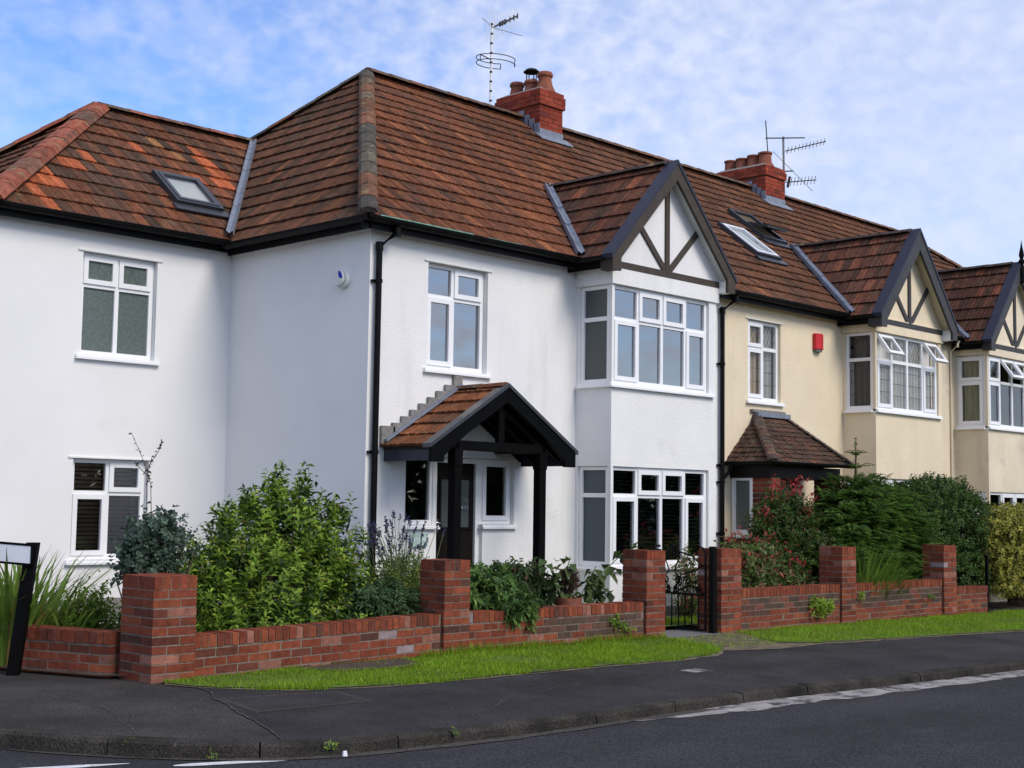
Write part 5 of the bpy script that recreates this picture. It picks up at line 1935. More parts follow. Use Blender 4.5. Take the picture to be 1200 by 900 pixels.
G_BRIGHT = [(5, (0.164, 0.274, 0.032)), (4, (0.125, 0.218, 0.029)), (3, (0.208, 0.329, 0.041)), (1, (0.098, 0.161, 0.029)), (0.4, (0.283, 0.227, 0.048))]
G_TIP = [(4, (0.284, 0.426, 0.053)), (3, (0.228, 0.345, 0.046)), (1, (0.342, 0.394, 0.066))]
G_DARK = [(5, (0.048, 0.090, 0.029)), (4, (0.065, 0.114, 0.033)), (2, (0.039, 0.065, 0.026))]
G_BLUE = [(5, (0.144, 0.213, 0.154)), (4, (0.108, 0.167, 0.124)), (2, (0.202, 0.285, 0.202)), (1, (0.083, 0.131, 0.095))]
G_PEONY = [(5, (0.114, 0.216, 0.057)), (4, (0.151, 0.271, 0.069)), (2, (0.204, 0.342, 0.091)), (1, (0.088, 0.160, 0.051))]
G_OLIVE = [(5, (0.150, 0.215, 0.051)), (3, (0.205, 0.280, 0.060)), (2, (0.112, 0.160, 0.048)), (1, (0.261, 0.261, 0.075))]
G_YEW = [(5, (0.055, 0.116, 0.024)), (4, (0.075, 0.147, 0.029)), (2, (0.039, 0.075, 0.020))]
G_YEWTIP = [(4, (0.138, 0.256, 0.037)), (3, (0.101, 0.194, 0.032))]
G_LAUREL = [(5, (0.058, 0.116, 0.022)), (4, (0.080, 0.154, 0.026)), (2, (0.038, 0.076, 0.017))]
G_LTIP = [(3, (0.069, 0.143, 0.035)), (3, (0.050, 0.106, 0.027))]
G_VAR = [(4, (0.379, 0.367, 0.065)), (3, (0.517, 0.473, 0.101)), (3, (0.223, 0.262, 0.050)), (2, (0.138, 0.157, 0.040)), (1, (0.552, 0.492, 0.144))]
G_VTIP = [(3, (0.345, 0.345, 0.069)), (2, (0.253, 0.287, 0.057)), (1, (0.414, 0.299, 0.092))]
G_PHOT = [(5, (0.095, 0.171, 0.043)), (4, (0.128, 0.206, 0.057)), (2, (0.223, 0.215, 0.098)), (2, (0.205, 0.125, 0.065))]
R_PHOT = [(4, (.34, .040, .040)), (3, (.25, .040, .038)), (2, (.38, .09, .08))]

# -- corner of the white house
shrub('shrub', 'big bright green shrub with pale shoot tips behind the wall by the shaded side wall', 'shrub',
      [(8.10, 11.0, -.90, .98, .60, .72), (8.15, 11.0, -.28, .52, .40, .50), (7.48, 10.95, -.56, .42, .38, .42), (7.0, 10.95, -.85, .50, .38, .50), (8.95, 10.9, -1.0, .38, .38, .42), (8.68, 10.95, -.55, .42, .38, .50), (7.95, 10.62, -1.1, 1.15, .40, .32),
       (8.05, 11.0, .12, .14, .14, .24), (8.38, 11.0, .10, .14, .14, .24), (8.78, 11.0, -.10, .14, .14, .2), (7.45, 10.95, -.16, .14, .14, .2), (7.75, 11.0, -.02, .14, .14, .2)],
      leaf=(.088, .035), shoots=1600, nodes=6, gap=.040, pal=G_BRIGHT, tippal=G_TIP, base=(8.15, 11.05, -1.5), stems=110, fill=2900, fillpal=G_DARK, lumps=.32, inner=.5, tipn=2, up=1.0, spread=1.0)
shrub('shrub', 'small blue green round leaved shrub with two bare sprigs behind the corner pier', 'shrub',
      [(6.64, 10.85, -.46, .34, .30, .36), (6.53, 10.85, -.62, .28, .28, .28), (6.74, 10.9, -.28, .22, .22, .26), (6.44, 10.82, -.42, .19, .2, .22)],
      leaf=(.050, .040), shoots=470, nodes=5, gap=.03, pal=G_BLUE, tippal=[(1, (.10, .14, .10)), (1, (.07, .10, .07))], base=(6.62, 10.9, -1.5), stems=40, fill=1000, fillpal=[(1, (.045, .07, .05))], lumps=.25, inner=.35, up=.5)
sp = bpy.data.objects[-1] if False else [o for o in bpy.data.objects if o.name.startswith('shrub') and o.get('label', '').startswith('small blue')][0]
m = MB()
L = Leaves()
for path in ([(6.60, 10.85, -.2), (6.55, 10.8, .12), (6.42, 10.75, .36), (6.28, 10.7, .56)], [(6.55, 10.85, -.1), (6.52, 10.82, .18), (6.54, 10.78, .36)], [(6.5, 10.85, .2), (6.62, 10.8, .42), (6.64, 10.8, .50)], [(6.55, 10.8, .16), (6.36, 10.76, .30)]):
    m.tube(path, [.004, .0034, .0028, .002][:len(path)], 5)
    a_ = np.array(path)
    for q in range(22):
        f = (q + rng.random()) / 22 * (len(path) - 1)
        i_ = int(min(f, len(path) - 2))
        p = a_[i_] + (a_[i_ + 1] - a_[i_]) * (f - i_)
        if f > .8:
            L.add([p], rand_dirs(1) + [[0, 0, .3]], rand_dirs(1), .035, .022, cols([(1, (.10, .085, .06)), (1, (.06, .075, .05))], 1))
m.build('sprig', MT['stem'], sp)
L.build('sprig_leaves', MT['leaf'], sp)

r = thing('strap_plant', 'clump of long arching strap leaves behind the street sign', 'plant', (5.95, 11.9, -1.47))
ST = [(5, (0.157, 0.254, 0.039)), (4, (0.200, 0.315, 0.055)), (2, (0.097, 0.169, 0.031)), (0.6, (0.387, 0.266, 0.077))]
straps(r, (5.75, 11.75, -1.48), 130, .24, 1.08, .044, ST, lean=.42)
straps(r, (6.10, 12.0, -1.48), 130, .26, 1.05, .044, ST, lean=.45, name='leaves')
straps(r, (6.25, 11.6, -1.48), 70, .2, .72, .030, ST, lean=.8, name='leaves')
straps(r, (6.3, 12.0, -1.48), 22, .2, 1.15, .006, [(1, (.16, .12, .06)), (1, (.12, .14, .05))], lean=.5, droop=.9, name='dry_stalks')
shrub('garden_weed', 'loose leggy green weed between the strap leaves and the corner pier', 'plant',
      [(6.55, 11.75, -1.05, .34, .22, .30), (6.75, 11.7, -1.2, .25, .22, .22), (6.35, 11.6, -1.2, .25, .2, .2)], leaf=(.06, .026), shoots=170, nodes=5, gap=.045, pal=G_BRIGHT, tippal=G_TIP, base=(6.55, 11.7, -1.48), stems=60, fill=300, stemmat='greenstem', lumps=.4, stem_r=.005)
shrub('perennial', 'dark lance leaved clump spilling over the wall left of the middle pier', 'plant',
      [(9.03, 10.5, -1.02, .40, .30, .25), (9.35, 10.5, -1.05, .25, .25, .22), (8.78, 10.5, -1.08, .25, .25, .22)], leaf=(.115, .034), shoots=200, nodes=4, gap=.03, per=3, pal=[(5, (.06, .115, .045)), (4, (.08, .14, .058)), (2, (.105, .17, .075))], base=(9.03, 10.5, -1.47), stems=40, fill=500, droop=.35, stemmat='greenstem', spread=1.1)
r = shrub('lavender', 'yellow green bush with purple lavender spikes beside the front downpipe', 'plant',
      [(9.64, 10.95, -.74, .36, .25, .28), (9.38, 10.95, -.86, .28, .25, .25), (9.86, 10.9, -.80, .24, .22, .26), (9.6, 10.8, -1.0, .4, .3, .3)], leaf=(.055, .020), shoots=380, nodes=6, gap=.028, pal=G_OLIVE, tippal=[(1, (.20, .24, .05)), (1, (.16, .2, .045))], base=(9.6, 10.95, -1.47), stems=50, fill=1100, fillpal=G_OLIVE, stemmat='greenstem', lumps=.3)
m = MB()
L = Leaves()
LAV = [(3, (.065, .052, .15)), (3, (.050, .042, .11)), (2, (.085, .065, .19))]
for q in range(66):
    an = rng.uniform(-.62, .40)
    ln = rng.uniform(.62, .98)
    b0 = Vector((9.58 + rng.normal() * .12, 10.9 + rng.normal() * .09, -1.1))
    dd = Vector((math.sin(an), rng.normal() * .16 - .05, math.cos(an)))
    mid = b0 + dd * ln * .6 + Vector((math.sin(an) * .03, 0, .02))
    t = b0 + dd * ln + Vector((math.sin(an) * .10, 0, -.02 * abs(an)))
    m.tube([b0, mid, t], [.0035, .003, .0025], 4, caps=False)
    ax = (t - mid).normalized()
    k_ = int(rng.integers(10, 20))
    s_ = np.linspace(0, rng.uniform(.05, .10), k_)
    P = np.array([tuple(t - ax * (float(x) - .02)) for x in s_])
    L.add(P, rand_dirs(k_) + np.array(ax) * .8, rand_dirs(k_), .028, .018, cols(LAV, k_))
m.build('flower_stem', MT['greenstem'], r)
L.build('flower_spike', MT['leaf'], r)
shrub('perennial', 'rounded mid green leafy clump spilling over the wall right of the middle pier', 'plant',
      [(10.38, 10.38, -.92, .36, .30, .28), (10.62, 10.33, -1.05, .30, .28, .24), (10.15, 10.42, -.9, .22, .22, .28), (10.48, 10.05, -1.1, .34, .16, .16)], leaf=(.115, .042), shoots=330, nodes=4, gap=.032, per=3, pal=G_PEONY, tippal=[(1, (.085, .16, .045))], base=(10.4, 10.45, -1.47), stems=45, fill=900, fillpal=G_DARK, droop=.32, stemmat='greenstem', spread=1.1)
shrub('perennial', 'open ferny plant with spreading leaves in front of the right porch post', 'plant',
      [(11.25, 10.75, -.80, .30, .26, .22), (11.6, 10.7, -1.0, .28, .24, .22), (11.05, 10.7, -1.0, .25, .2, .2)], leaf=(.10, .036), shoots=130, nodes=5, gap=.04, pal=[(4, (.05, .10, .035)), (3, (.07, .125, .045)), (1, (.16, .08, .04))], base=(11.35, 10.8, -1.47), stems=70, fill=260, fillpal=G_DARK, droop=.3, up=.35, stemmat='greenstem', spread=1.2, stem_r=.006)
# potted dry plant standing behind the wall
r = thing('flower_pot', 'terracotta pot of dried brown flower heads behind the wall under the bay', 'flower pot', (11.78, 10.5, -1.47))
m = MB()
m.lathe((11.78, 10.5, -1.47), [(.10, 0), (.125, .32), (.15, .32), (.155, .41), (.135, .41), (.12, .35), (0, .34)], 20)
m.build('pot', MT['pot'], r, smooth=True)
L = Leaves()
n = 420
d = rand_dirs(n) * np.array([.8, .8, 1])
L.add(np.array([11.78, 10.5, -.86]) + d * np.array([.13, .12, .13]) * rng.random((n, 1)) ** .4, d + np.array([0, 0, .2]), rand_dirs(n), .05, .032, cols([(3, (.11, .06, .055)), (3, (.16, .10, .075)), (2, (.07, .045, .04)), (1, (.22, .17, .09))], n))
L.build('dry_flowers', MT['leaf'], r)
m = MB()
for q in range(16):
    m.tube([(11.78 + jit(.05), 10.5 + jit(.05), -1.12), (11.78 + jit(.1), 10.5 + jit(.1), -.85)], .005, 4)
m.build('dry_stalks', MT['stem'], r)
# climbing plant with big round leaves
r = thing('climbing_plant', 'leggy plant with large drooping round leaves arching in front of the ground floor bay', 'plant', (12.0, 10.55, -1.47))
m = MB()
L = Leaves()
for path in ([(12.0, 10.55, -1.45), (12.1, 10.5, -1.1), (12.3, 10.45, -.8), (12.62, 10.42, -.58), (12.9, 10.4, -.52)], [(11.95, 10.55, -1.45), (12.02, 10.5, -1.0), (12.25, 10.5, -.72)], [(11.9, 10.55, -1.4), (11.6, 10.5, -.95), (11.5, 10.5, -.72), (11.36, 10.48, -.68)], [(11.95, 10.55, -1.4), (11.72, 10.52, -.9), (11.80, 10.5, -.6)], [(12.05, 10.55, -1.4), (12.28, 10.5, -1.1), (12.4, 10.48, -.98)], [(12.0, 10.52, -1.4), (12.2, 10.5, -1.0), (12.5, 10.45, -.75)]):
    m.tube(path, .006, 5)
    a_ = np.array(path)
    for q in range(9):
        f = (.35 + .65 * (q + rng.random()) / 9) * (len(path) - 1)
        i_ = int(min(f, len(path) - 2))
        p = a_[i_] + (a_[i_ + 1] - a_[i_]) * (f - i_)
        for sg in range(2):
            L.add([p + rng.normal(size=3) * .03], rand_dirs(1) * [[1, 1, .5]] + [[0, 0, -.25]], rand_dirs(1) * .4 + [[0, -.3, 1]], rng.uniform(.10, .16), rng.uniform(.09, .13), cols([(4, (.065, .105, .034)), (3, (.09, .14, .045)), (1, (.045, .075, .03))], 1), fold=.12, droop=.4)
m.build('stalk', MT['greenstem'], r)
L.build('leaves', MT['leaf'], r)

# -- cream house garden
shrub('photinia', 'small red tipped bush seen through the open gate', 'shrub', [(14.75, 11.05, -1.0, .28, .26, .48), (14.8, 11.0, -.72, .24, .22, .28), (14.7, 11.0, -1.3, .24, .22, .25)], leaf=(.085, .030), shoots=75, nodes=5, gap=.04, pal=G_PHOT, tippal=R_PHOT, base=(14.75, 11.1, -1.5), stems=45, fill=90, lumps=.35, stem_r=.006)
shrub('photinia', 'sparse red and green bush behind the wall beside the open gate', 'shrub', [(15.6, 10.75, -.92, .62, .38, .34), (16.35, 10.72, -.98, .55, .36, .30), (15.25, 10.7, -.72, .34, .28, .34), (16.0, 10.75, -.72, .40, .3, .3), (16.6, 10.6, -1.1, .42, .3, .22)], leaf=(.11, .038), shoots=360, nodes=5, gap=.04, pal=G_PHOT, tippal=[(1, (.34, .07, .07)), (2, (.26, .13, .08)), (6, (.14, .18, .06))], tipn=2, base=(15.8, 10.8, -1.55), stems=70, fill=1100, fillpal=G_PHOT, lumps=.32, stem_r=.006)
shrub('photinia', 'tall green bush with red shoots against the cream porch', 'shrub', [(16.85, 11.0, -.24, .64, .32, .56), (16.6, 11.0, -.55, .42, .30, .5), (17.35, 10.98, -.35, .46, .30, .50), (16.9, 11.0, -.8, .65, .32, .5)], leaf=(.085, .034), shoots=900, nodes=5, gap=.038, pal=[(4, (.060, .115, .026)), (3, (.08, .14, .034)), (.6, (.11, .07, .04))], tippal=[(3, (.10, .17, .035)), (1, (.20, .07, .035))], base=(16.9, 11.05, -1.55), stems=60, fill=3000, fillpal=G_DARK, lumps=.22, tipn=1)
pb_ = [o for o in COL.objects if o.get('label', '').startswith('tall green bush with red')][0]
for nm_, root_, pts_ in (('red_leaves', pb_, [(16.62, 10.85, .32), (16.45, 10.85, .22), (16.95, 10.85, .30), (17.1, 10.9, .24), (17.3, 10.9, .36), (16.8, 10.8, .18), (16.3, 10.85, -.1), (17.45, 10.85, .1), (17.2, 10.8, -.05)]),
                         ('red_leaves', [o for o in COL.objects if o.get('label', '').startswith('sparse red')][0], [(15.1, 10.6, -.42), (15.35, 10.6, -.36), (15.55, 10.6, -.45), (15.9, 10.6, -.42), (16.2, 10.6, -.5), (15.75, 10.5, -.7), (16.4, 10.5, -.72), (15.2, 10.5, -.75), (16.0, 10.5, -.9), (16.6, 10.5, -.8)])):
    L = Leaves()
    for p in pts_:
        k_ = 16 if root_ is pb_ else 8
        P = np.array(p) + rng.normal(size=(k_, 3)) * np.array([.05, .05, .05])
        L.add(P, rand_dirs(k_) + np.array([0, 0, .6]), rand_dirs(k_), rng.uniform(.07, .11, k_), .034, cols(R_PHOT, k_))
    L.build(nm_, MT['leaf'], root_)
shrub('spirea', 'small bush of dull cream flower heads between the red tipped bush and the conifer', 'shrub', [(17.55, 10.75, -.55, .26, .22, .22), (17.8, 10.75, -.75, .25, .22, .24)], leaf=(.05, .024), shoots=170, nodes=4, gap=.03, pal=G_OLIVE, tippal=[(2, (.42, .38, .25)), (1, (.30, .30, .15))], base=(17.6, 10.8, -1.55), stems=40, fill=420, tipn=2, lumps=.3)

# conifer: flat sprays of needles
YW = thing('yew', 'dark spreading conifer with feathery sprays and a thin leader against the cream wall', 'conifer', (18.9, 11.0, -1.55))
def sprays(L, blobs, n, ln, pal, tip, seed):
    B = np.array(blobs, float)
    a = B[:, 3] * B[:, 4] + B[:, 5] * B[:, 3]
    i = rng.choice(len(B), n, p=a / a.sum())
    d = rand_dirs(n)
    r_ = .35 + .65 * rng.random(n) ** .45
    k = 1 + .5 * lump(d * 2 + B[i, :3], 1.2, seed)
    P = B[i, :3] + d * B[i, 3:] * (r_ * k)[:, None]
    ok = P[:, 2] > -1.5
    P, d = P[ok], d[ok]
    n = len(P)
    ax = norm(d * np.array([1, 1, .25]) + np.array([0, 0, .12]) + rng.normal(size=(n, 3)) * .2)
    nr = norm(np.array([0, 0, 1.0]) + d * .4 + rng.normal(size=(n, 3)) * .2)
    sd = norm(np.cross(ax, nr))
    LL = ln * rng.uniform(.6, 1.25, n)
    for j in range(9):
        f = j / 8
        pos = P + ax * (LL * (f - .6))[:, None] - np.array([0, 0, 1]) * (LL * f * f * .25)[:, None]
        w = LL * (.42 * (1 - f) + .10)
        for sg in (-1, 1):
            dd = norm(ax * .75 + sd * sg * .8 + rng.normal(size=(n, 3)) * .06)
            c = cols(tip if f > .6 else pal, n)
            L.add(pos, dd, nr, w, w * .16 + .004, c, droop=.12)
L = Leaves()
sprays(L, [(18.6, 10.85, -.42, 1.10, .62, .76), (18.1, 10.75, -.85, .9, .55, .55), (19.4, 10.85, -.45, 1.1, .6, .76), (19.0, 10.9, .10, .95, .5, .44), (19.9, 10.9, -.1, .7, .5, .5), (19.0, 10.6, -1.15, 1.3, .45, .35)], 3400, .30, G_YEW, G_YEWTIP, 2)
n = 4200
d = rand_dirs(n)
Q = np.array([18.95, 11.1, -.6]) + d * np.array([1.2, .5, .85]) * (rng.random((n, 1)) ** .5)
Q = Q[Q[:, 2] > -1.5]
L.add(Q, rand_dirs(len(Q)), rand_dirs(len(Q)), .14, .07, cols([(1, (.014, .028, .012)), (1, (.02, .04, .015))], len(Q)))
L.build('foliage', MT['leaf'], YW)
m = MB()
m.tube([(18.95, 11.05, -1.55), (18.97, 11.02, .2), (18.95, 11.0, .72), (18.96, 11.0, 1.08)], [.05, .03, .012, .004], 7)
for (z, w, k_) in ((.42, .36, 5), (.62, .28, 4), (.82, .16, 4), (.28, .42, 5)):
    for q in range(k_):
        an = 2 * math.pi * q / k_ + z * 3
        m.tube([(18.955, 11.0, z), (18.955 + w * .6 * math.cos(an), 11.0 + w * .6 * math.sin(an), z + .07), (18.955 + w * math.cos(an), 11.0 + w * math.sin(an), z + .05)], [.008, .006, .003], 5)
m.build('trunk', MT['stem'], YW)
L = Leaves()
for (z, w, k_) in ((.42, .36, 5), (.62, .28, 4), (.82, .16, 4), (.28, .42, 5)):
    for q in range(k_):
        an = 2 * math.pi * q / k_ + z * 3
        nn_ = 44
        f = rng.random(nn_)
        e = np.array([math.cos(an), math.sin(an), 0])
        P = np.array([18.955, 11.0, z]) + e * (w * f)[:, None] + np.stack([np.zeros(nn_), np.zeros(nn_), .1 * f - .06 * f * f], 1)
        sd = np.array([-math.sin(an), math.cos(an), 0]) * rng.choice([-1, 1], nn_)[:, None]
        L.add(P, sd * .9 + e * .7 + rng.normal(size=(nn_, 3)) * .1, np.tile([[0, 0, 1.0]], (nn_, 1)), .06, .012, cols(G_YEWTIP, nn_))
nn_ = 160
zz = rng.uniform(.2, 1.1, nn_)
P = np.stack([np.full(nn_, 18.955), np.full(nn_, 11.0), zz], 1)
L.add(P, rand_dirs(nn_) + np.array([0, 0, .6]), rand_dirs(nn_), .05, .012, cols(G_YEWTIP, nn_))
L.build('leader_needles', MT['leaf'], YW)

shrub('laurel', 'tall dense dark evergreen with clipped round top between the conifer and the yellow hedge', 'shrub',
      [(21.6, 10.95, -.34, 1.25, .70, .96), (20.75, 11.0, -.40, .80, .62, .95), (22.25, 10.9, -.50, .70, .60, .92), (21.3, 10.95, .12, 1.05, .55, .48), (21.6, 10.8, -1.0, 1.35, .62, .6)],
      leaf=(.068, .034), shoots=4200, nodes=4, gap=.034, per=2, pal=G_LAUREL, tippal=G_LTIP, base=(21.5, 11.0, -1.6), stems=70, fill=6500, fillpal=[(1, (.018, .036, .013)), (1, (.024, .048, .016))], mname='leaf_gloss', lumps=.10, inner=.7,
      clip=lambda P: (P[:, 2] < .62) )
shrub('hedge', 'variegated yellow and green hedge beyond the driveway', 'hedge',
      [(23.8, 10.6, -.62, 1.45, .62, .72), (23.2, 10.5, -.45, .95, .55, .62), (25.4, 10.7, -.6, 1.4, .6, .72), (24.4, 10.6, -.35, 1.2, .5, .50), (23.0, 10.35, -.85, .8, .55, .5), (22.75, 10.3, -.62, .95, .45, .74), (22.6, 10.25, -1.05, .7, .4, .4), (22.9, 10.3, -.20, .9, .42, .34), (24.2, 10.4, -.15, 1.2, .45, .34)],
      leaf=(.062, .036), shoots=4200, nodes=4, gap=.034, pal=G_VAR, tippal=G_VTIP, base=(24.0, 10.8, -1.65), stems=60, fill=4200, fillpal=[(2, (.05, .06, .02)), (1, (.12, .11, .03)), (1, (.03, .04, .015))], lumps=.12, inner=.62, clip=lambda P: (P[:, 2] < .16) & (P[:, 2] > -1.42))
r = thing('strap_plant', 'fresh green grassy clump behind the cream house wall between its two right piers', 'plant', (18.3, 10.42, -1.55))
GS = [(5, (.13, .25, .035)), (4, (.17, .30, .045)), (2, (.09, .17, .03))]
straps(r, (18.0, 10.36, -1.55), 260, .26, 1.12, .030, GS, lean=.45)
straps(r, (18.5, 10.36, -1.55), 240, .26, .92, .028, GS, lean=.42)

def weed(label, c, rad, n, leaf, pal, spr=.5, name='wall_weed', lean=(0, -1, 0)):
    r = thing(name, label, 'weed', c)
    L = Leaves()
    m = MB()
    for q in range(n):
        e = Vector((rng.normal() * rad, -abs(rng.normal()) * rad * .35 * abs(lean[1]) + (rng.normal() * rad * .5 if not lean[1] else 0), rng.normal() * rad * .5 + (abs(rng.normal()) * rad * .6 if not lean[1] else 0)))
        p = Vector(c) + e
        m.tube([c, Vector(c) + e * .6 + Vector((0, 0, .01)), p], .0025, 4, caps=False)
        k_ = 5
        L.add(np.tile([tuple(p)], (k_, 1)) + rng.normal(size=(k_, 3)) * .01, rand_dirs(k_) + np.array([lean]) * .4 + [[0, 0, .25]], rand_dirs(k_) + np.array([[0, -.5, 1]]), leaf[0], leaf[1], cols(pal, k_))
    L.build('leaves', MT['leaf'], r)
    m.build('stalk', MT['greenstem'], r)
weed('trailing green weed rooted in the dark stained wall face left of its middle pier', (16.25, 9.985, -1.30), .125, 46, (.085, .030), G_TIP)
weed('small weed growing from the wall joints just left of the open gate', (12.0, 9.985, -1.3), .085, 20, (.045, .022), G_BRIGHT)
weed('pale weed tuft in the brick joint near the left gate pier', (12.2, 9.985, -1.42), .05, 9, (.04, .02), G_TIP)
weed('tiny yellow leaf sprig beside the middle pier of the cream house wall', (17.28, 9.985, -1.22), .05, 6, (.06, .03), G_TIP)
weed('small fern tuft on the cream house wall just left of its farthest pier', (19.35, 9.985, -1.3), .05, 8, (.04, .016), G_BRIGHT)
weed('little weed with a scrap of white litter growing out of the kerb', (5.72, 7.11, -1.585), .022, 7, (.022, .011), G_TIP, name='kerb_weed', lean=(0, 0, 0))
weed('moss and weed tuft in the kerb joint near the junction', (4.75, 7.95, -1.575), .02, 7, (.016, .009), G_BRIGHT, name='kerb_weed', lean=(0, 0, 0))
weed('moss and weed tuft in the kerb joint below the verge', (6.62, 6.93, -1.585), .022, 7, (.017, .010), G_OLIVE, name='kerb_weed', lean=(0, 0, 0))
weed('low weed in the channel between the two kerb tufts', (5.05, 7.49, -1.63), .02, 6, (.016, .009), G_BRIGHT, name='kerb_weed', lean=(0, 0, 0))
m = MB()
m.hexa([(5.735, 7.03, -1.64), (5.765, 7.02, -1.64), (5.77, 7.05, -1.64), (5.74, 7.055, -1.64), (5.74, 7.035, -1.605), (5.76, 7.025, -1.60), (5.765, 7.045, -1.61), (5.745, 7.05, -1.60)])
tag(m.build('litter_scrap', MT['sign_white'], bevel=.004), 'crumpled white scrap of litter at the foot of the kerb', 'litter')

# tall dark hedge across the road: it is what the ground floor windows mirror
r = thing('hedge', 'tall dark hedge across the road, mirrored in the ground floor windows', 'hedge', (40, -9, -1.7))
n = 34000
Q = np.c_[rng.uniform(12, 84, n), np.zeros(n), np.zeros(n)]
top = np.array([2.3 + 1.1 * mnoise.noise(Vector((x * .16, 0, 4))) + .5 * mnoise.noise(Vector((x * .7, 0, 9))) for x in Q[:, 0]])
Q[:, 2] = -1.7 + (top + 1.7) * rng.random(n) ** .8
Q[:, 1] = -9 + np.array([.8 * mnoise.noise(Vector((x * .5, z * .5, 3))) for x, z in Q[:, [0, 2]]]) + rng.normal(size=n) * .35
L = Leaves()
L.add(Q, rand_dirs(n), rand_dirs(n) + np.array([0, .8, .4]), rng.uniform(.28, .55, n), rng.uniform(.20, .34, n), cols([(3, (.020, .045, .014)), (2, (.032, .06, .018)), (1, (.014, .026, .011))], n))
L.build('foliage', MT['leaf'], r)
m = MB()
for x in range(13, 84, 2):
    m.tube([(x, -9.1, -1.75), (x + .2, -9.1, .2), (x - .1, -9.1, 1.6)], [.08, .06, .03], 6)
m.build('stems', MT['stem'], r)

# grass blades on the verge and the front lawn (nobody could count them)
def in_poly(P, poly):
    x, y = P[:, 0], P[:, 1]
    c = np.zeros(len(P), bool)
    n = len(poly)
    for i in range(n):
        (x0, y0), (x1, y1) = poly[i], poly[(i + 1) % n]
        if y0 == y1:
            continue
        hit = ((y0 > y) != (y1 > y)) & (x < (x1 - x0) * (y - y0) / (y1 - y0) + x0)
        c ^= hit
    return c
GR = [(5, (0.178, 0.309, 0.014)), (4, (0.217, 0.367, 0.018)), (2, (0.137, 0.236, 0.014)), (1, (0.290, 0.380, 0.032)), (0.35, (0.419, 0.302, 0.072))]
def lawn(name, label, poly, dens, h, zf, lift=.014, skip=None):
    P = np.array(poly)
    lo, hi = P.min(0), P.max(0)
    n = int((hi[0] - lo[0]) * (hi[1] - lo[1]) * dens)
    Q = rng.uniform(lo, hi, (n, 2))
    k = lump(np.c_[Q * 1.6, np.zeros(n)], 1, 5)
    Q = Q[in_poly(Q, poly)]
    if skip:
        Q = Q[~skip(Q)]
    n = len(Q)
    z = np.array([zf(x, y) for x, y in Q]) + lift - .01
    b = np.c_[Q, z]
    an = rng.uniform(0, 2 * math.pi, n)
    d = np.c_[np.cos(an), np.sin(an), np.zeros(n)]
    patch = np.array([mnoise.noise(Vector((x * 1.4, y * 1.4, 0))) for x, y in Q])
    hh = h * rng.uniform(.5, 1.3, n) * (1 + .5 * patch)
    t = np.linspace(0, 1, 3)
    pts = b[:, None] + d[:, None] * (hh * rng.uniform(.15, .9, n))[:, None, None] * (t ** 1.6)[None, :, None]
    pts[:, :, 2] += hh[:, None] * t[None]
    L = Leaves()
    c = cols(GR, n) * (1 + .25 * patch[:, None])
    L.ribbon(pts, np.full(n, .006) * rng.uniform(.7, 1.3, n), c)
    o = L.build(name, MT['grass'])
    tag(o, label, 'grass', kind='stuff')
soilpatch = [(7.6, 9.97), (7.8, 9.66), (8.3, 9.5), (8.72, 9.6), (8.76, 9.97)]
lawn('grass', 'bright green mown grass strip between the white house wall and the pavement', wob_line(V_OUT, .14, 2.8) + V_IN[::-1], 7500, .038, pav_z, skip=lambda Q: (in_poly(Q, soilpatch) & (rng.random(len(Q)) < .93)) | ((lump(np.c_[Q * 2.3, np.zeros(len(Q))], 1, 8) > .26) & (rng.random(len(Q)) < .6)))
lawn('grass', 'green mown grass strip in front of the cream house wall, running on to the right', [(x, y + .03) for x, y in wob_line(VR_OUT[2:-1], .09, 2.5)] + VR_IN[:-1][::-1], 3200, .042, pav_z)
lawn('grass', 'patch of front lawn glimpsed through the open gate', [(12.9, 10.7), (16, 10.7), (16, 11.3), (12.9, 11.3)], 2600, .05, gz, lift=.045)
lawn('grass', 'tufts of long grass along the foot of the brick wall', [(9.0, 9.88), (12.8, 9.88), (12.8, 9.97), (9.0, 9.97)], 5200, .085, pav_z)
lawn('grass', 'thin trampled grass on the worn earth before the open gate', [(12.3, 8.95), (13.5, 8.85), (14.2, 9.4), (14.2, 9.9), (12.9, 9.9)], 420, .04, pav_z)

# grit, grass clippings and small bits lying on the tarmac
n = 900
Q = np.c_[rng.uniform(4.3, 22, n), rng.uniform(6.5, 9.4, n)]
d_ = np.array([min((x - p[0]) ** 2 + (y - p[1]) ** 2 for p in KF[8:-30:2]) for x, y in Q])
keep = (rng.random(n) < .22) | (Q[:, 1] > 8.3)
Q = Q[keep & (d_ > .03) & (Q[:, 1] > 6.9)]
n = len(Q)
L = Leaves()
L.add(np.c_[Q, [pav_z(x, y) + .010 for x, y in Q]], np.c_[rng.normal(size=(n, 2)), np.zeros(n)], np.tile([[0, 0, 1.0]], (n, 1)), rng.uniform(.008, .022, n), rng.uniform(.005, .012, n),
      cols([(3, (.16, .13, .08)), (2, (.10, .13, .04)), (2, (.20, .19, .17)), (.4, (.5, .48, .42))], n), fold=.1, droop=0)
tag(L.build('debris', MT['grass']), 'scattered grit and dry clippings along the pavement edge', 'debris', kind='stuff')

